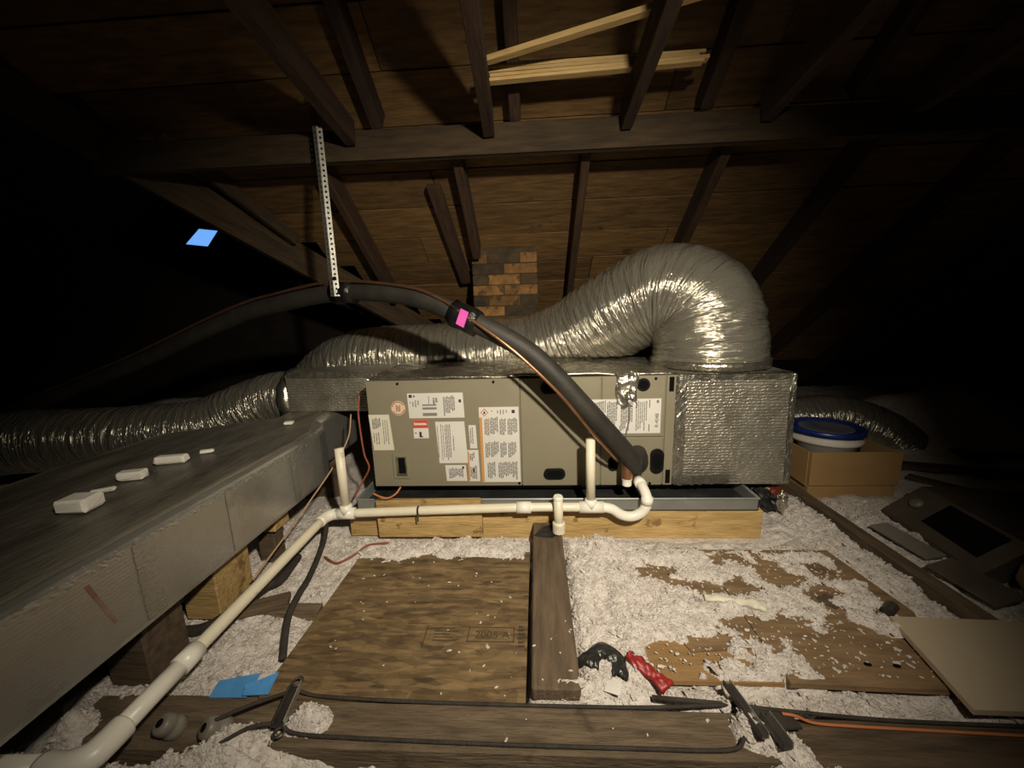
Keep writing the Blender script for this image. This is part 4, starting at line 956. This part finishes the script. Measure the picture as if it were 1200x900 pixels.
mk('channel', xf(cbox(bl, .020, .003, .001), bm_), 'darkmetal', br)
for s in (-1, 1): mk('channel_wall', xf(xf(cbox(bl, .003, .018, .001), Matrix.Translation((0, .0115*s, .006))), bm_), 'galv' if s < 0 else 'darkmetal', br)
mk('end_loop', tube([(-.622+.012*math.cos(2*PI*k/14), .797+.012*math.sin(2*PI*k/14), .034) for k in range(15)], .003, 6), 'darkmetal', br)
mk('end_loop', tube([(-.596+.011*math.cos(2*PI*k/14), .682+.011*math.sin(2*PI*k/14), .026) for k in range(15)], .003, 6), 'darkmetal', br)
# dark metal straps at the other heap
for a, b, w, lab in [((.452, .812, .040), (.470, .683, .050), .016, 'narrow dark metal channel leaning over the insulation heap on the front joist'),
                     ((.505, .745, .031), (.513, .675, .036), .022, 'short dull metal tab beside the narrow channel on the insulation heap')]:
    t = thing('metal_channel', lab, 'metal strip', ((a[0]+b[0])/2, (a[1]+b[1])/2, .045)); m_, l_ = frame(a, b, (0, 0, 1))
    mk('web', xf(cbox(l_, w, .003, .001), m_), 'darkmetal', t)
    for s in (-1, 1): mk('flange', xf(xf(cbox(l_, .0025, .016, .0008), Matrix.Translation((0, s*w/2, .006))), m_), 'galv' if s > 0 else 'darkmetal', t)
tag(mk('slate_piece', sheet(lambda u, v: (.492+.085*u+.02*v*(1-u), .778-.012*u-.055*v*(1-.3*u), .014+.012*v), 6, 5, .006), 'darkmetal'), 'dark flat shingle piece tucked between the joist and the insulation heap', 'shingle')
tag(mk('shingle_strip', sheet(lambda u, v: (.275+.17*u, .812-.012*u-.014*v, .004+.004*v), 6, 2, .005), 'darkmetal'), 'dark narrow shingle strip along the front joist before the red strip', 'shingle')
wire('orange_cable', [(.552, .758, .024), (.58, .755, .022), (.62, .752, .008), (.70, .750, .0045), (.85, .746, .0045), (1.0, .742, .0045), (1.3, .735, .0045)], .0032, 'orange', 'orange cable running along the dark joist below the beige board', 'cable')
# old appliance housing, panels, planks and pot at the far side
ap = thing('appliance_housing', 'dusty brown metal appliance housing with a round knob and black window, lying on insulation', 'appliance', (1.85, 1.5, .02))
mm = Matrix.Translation((1.56, 1.64, -.014)) @ Matrix.Rotation(-.16, 4, 'Z')
prf = [(0, .015), (.03, .012), (.55, .012), (.55, .155), (.13, .150), (.0, .035)]
v, f = prism(prf, -.40, .06); mk('shell', xf((v, f), mm), 'applgrey', ap)
def slope_pt(t, y, o=0.0): return mm @ Vector((.13*t-o*.66, y, .035+.115*t+o*.75))
def slope_rect(name, t0, t1, y0, y1, o, material):
    P = [slope_pt(t0, y0, o), slope_pt(t1, y0, o), slope_pt(t1, y1, o), slope_pt(t0, y1, o)]; Q = [slope_pt(t0, y0, -.004), slope_pt(t1, y0, -.004), slope_pt(t1, y1, -.004), slope_pt(t0, y1, -.004)]
    return mk(name, ([tuple(p) for p in P+Q], [(3, 2, 1, 0), (4, 5, 6, 7), (0, 1, 5, 4), (1, 2, 6, 5), (2, 3, 7, 6), (3, 0, 4, 7)]), material, ap)
slope_rect('window', .25, .92, -.34, -.10, .003, 'recess')
kc = slope_pt(.55, -.015, .0); mk('knob', lathe([(.026, 0), (.024, .014), (.012, .02)], tuple(kc), 20, mm.to_3x3() @ Vector((-.66, 0, .75))), 'porcelain', ap, True)
tag(mk('grey_panel', xf(cbox(.075, .22, .012, .002), Matrix.Translation((1.435, 1.445, .024)) @ Matrix.Rotation(.08, 4, 'Z') @ Matrix.Rotation(-.1, 4, 'Y')), 'greypanel'), 'narrow grey panel lying between the side rail and the appliance housing', 'panel')
tag(mk('grey_panel', xf(cbox(.10, .20, .010, .002), Matrix.Translation((1.43, 1.205, .028)) @ Matrix.Rotation(.1, 4, 'Z') @ Matrix.Rotation(-.25, 4, 'Y')), 'applgrey'), 'tilted dark panel under the window side of the appliance housing', 'panel')
tag(mk('clay_pot', lathe([(.03, 0), (.075, .02), (.095, .06), (.09, .10), (.06, .125), (.02, .132)], (1.605, 1.122, -.006), 28), 'clay', None, True), 'round brown pot lying past the side rail next to the grey panels', 'pot')
for a, b, w, lab in [((1.85, 2.30, .006), (3.1, 1.93, .006), .10, 'dark plank lying on the insulation behind the appliance housing'),
                     ((2.52, 2.325, .028), (3.4, 2.235, .018), .12, 'dark plank lying beside the insulation mound'),
                     ((1.81, 1.845, .0), (2.07, 1.76, .0), .05, 'short dark stick lying just behind the appliance housing'),
                     ((2.02, 2.08, .0), (2.16, 1.86, .002), .05, 'short dark stick between the long dark plank and the appliance housing')]:
    tag(board('dark_plank', a, b, w, .022, 'darkplank', wob=.003), lab, 'plank', 'dark planks on the insulation')
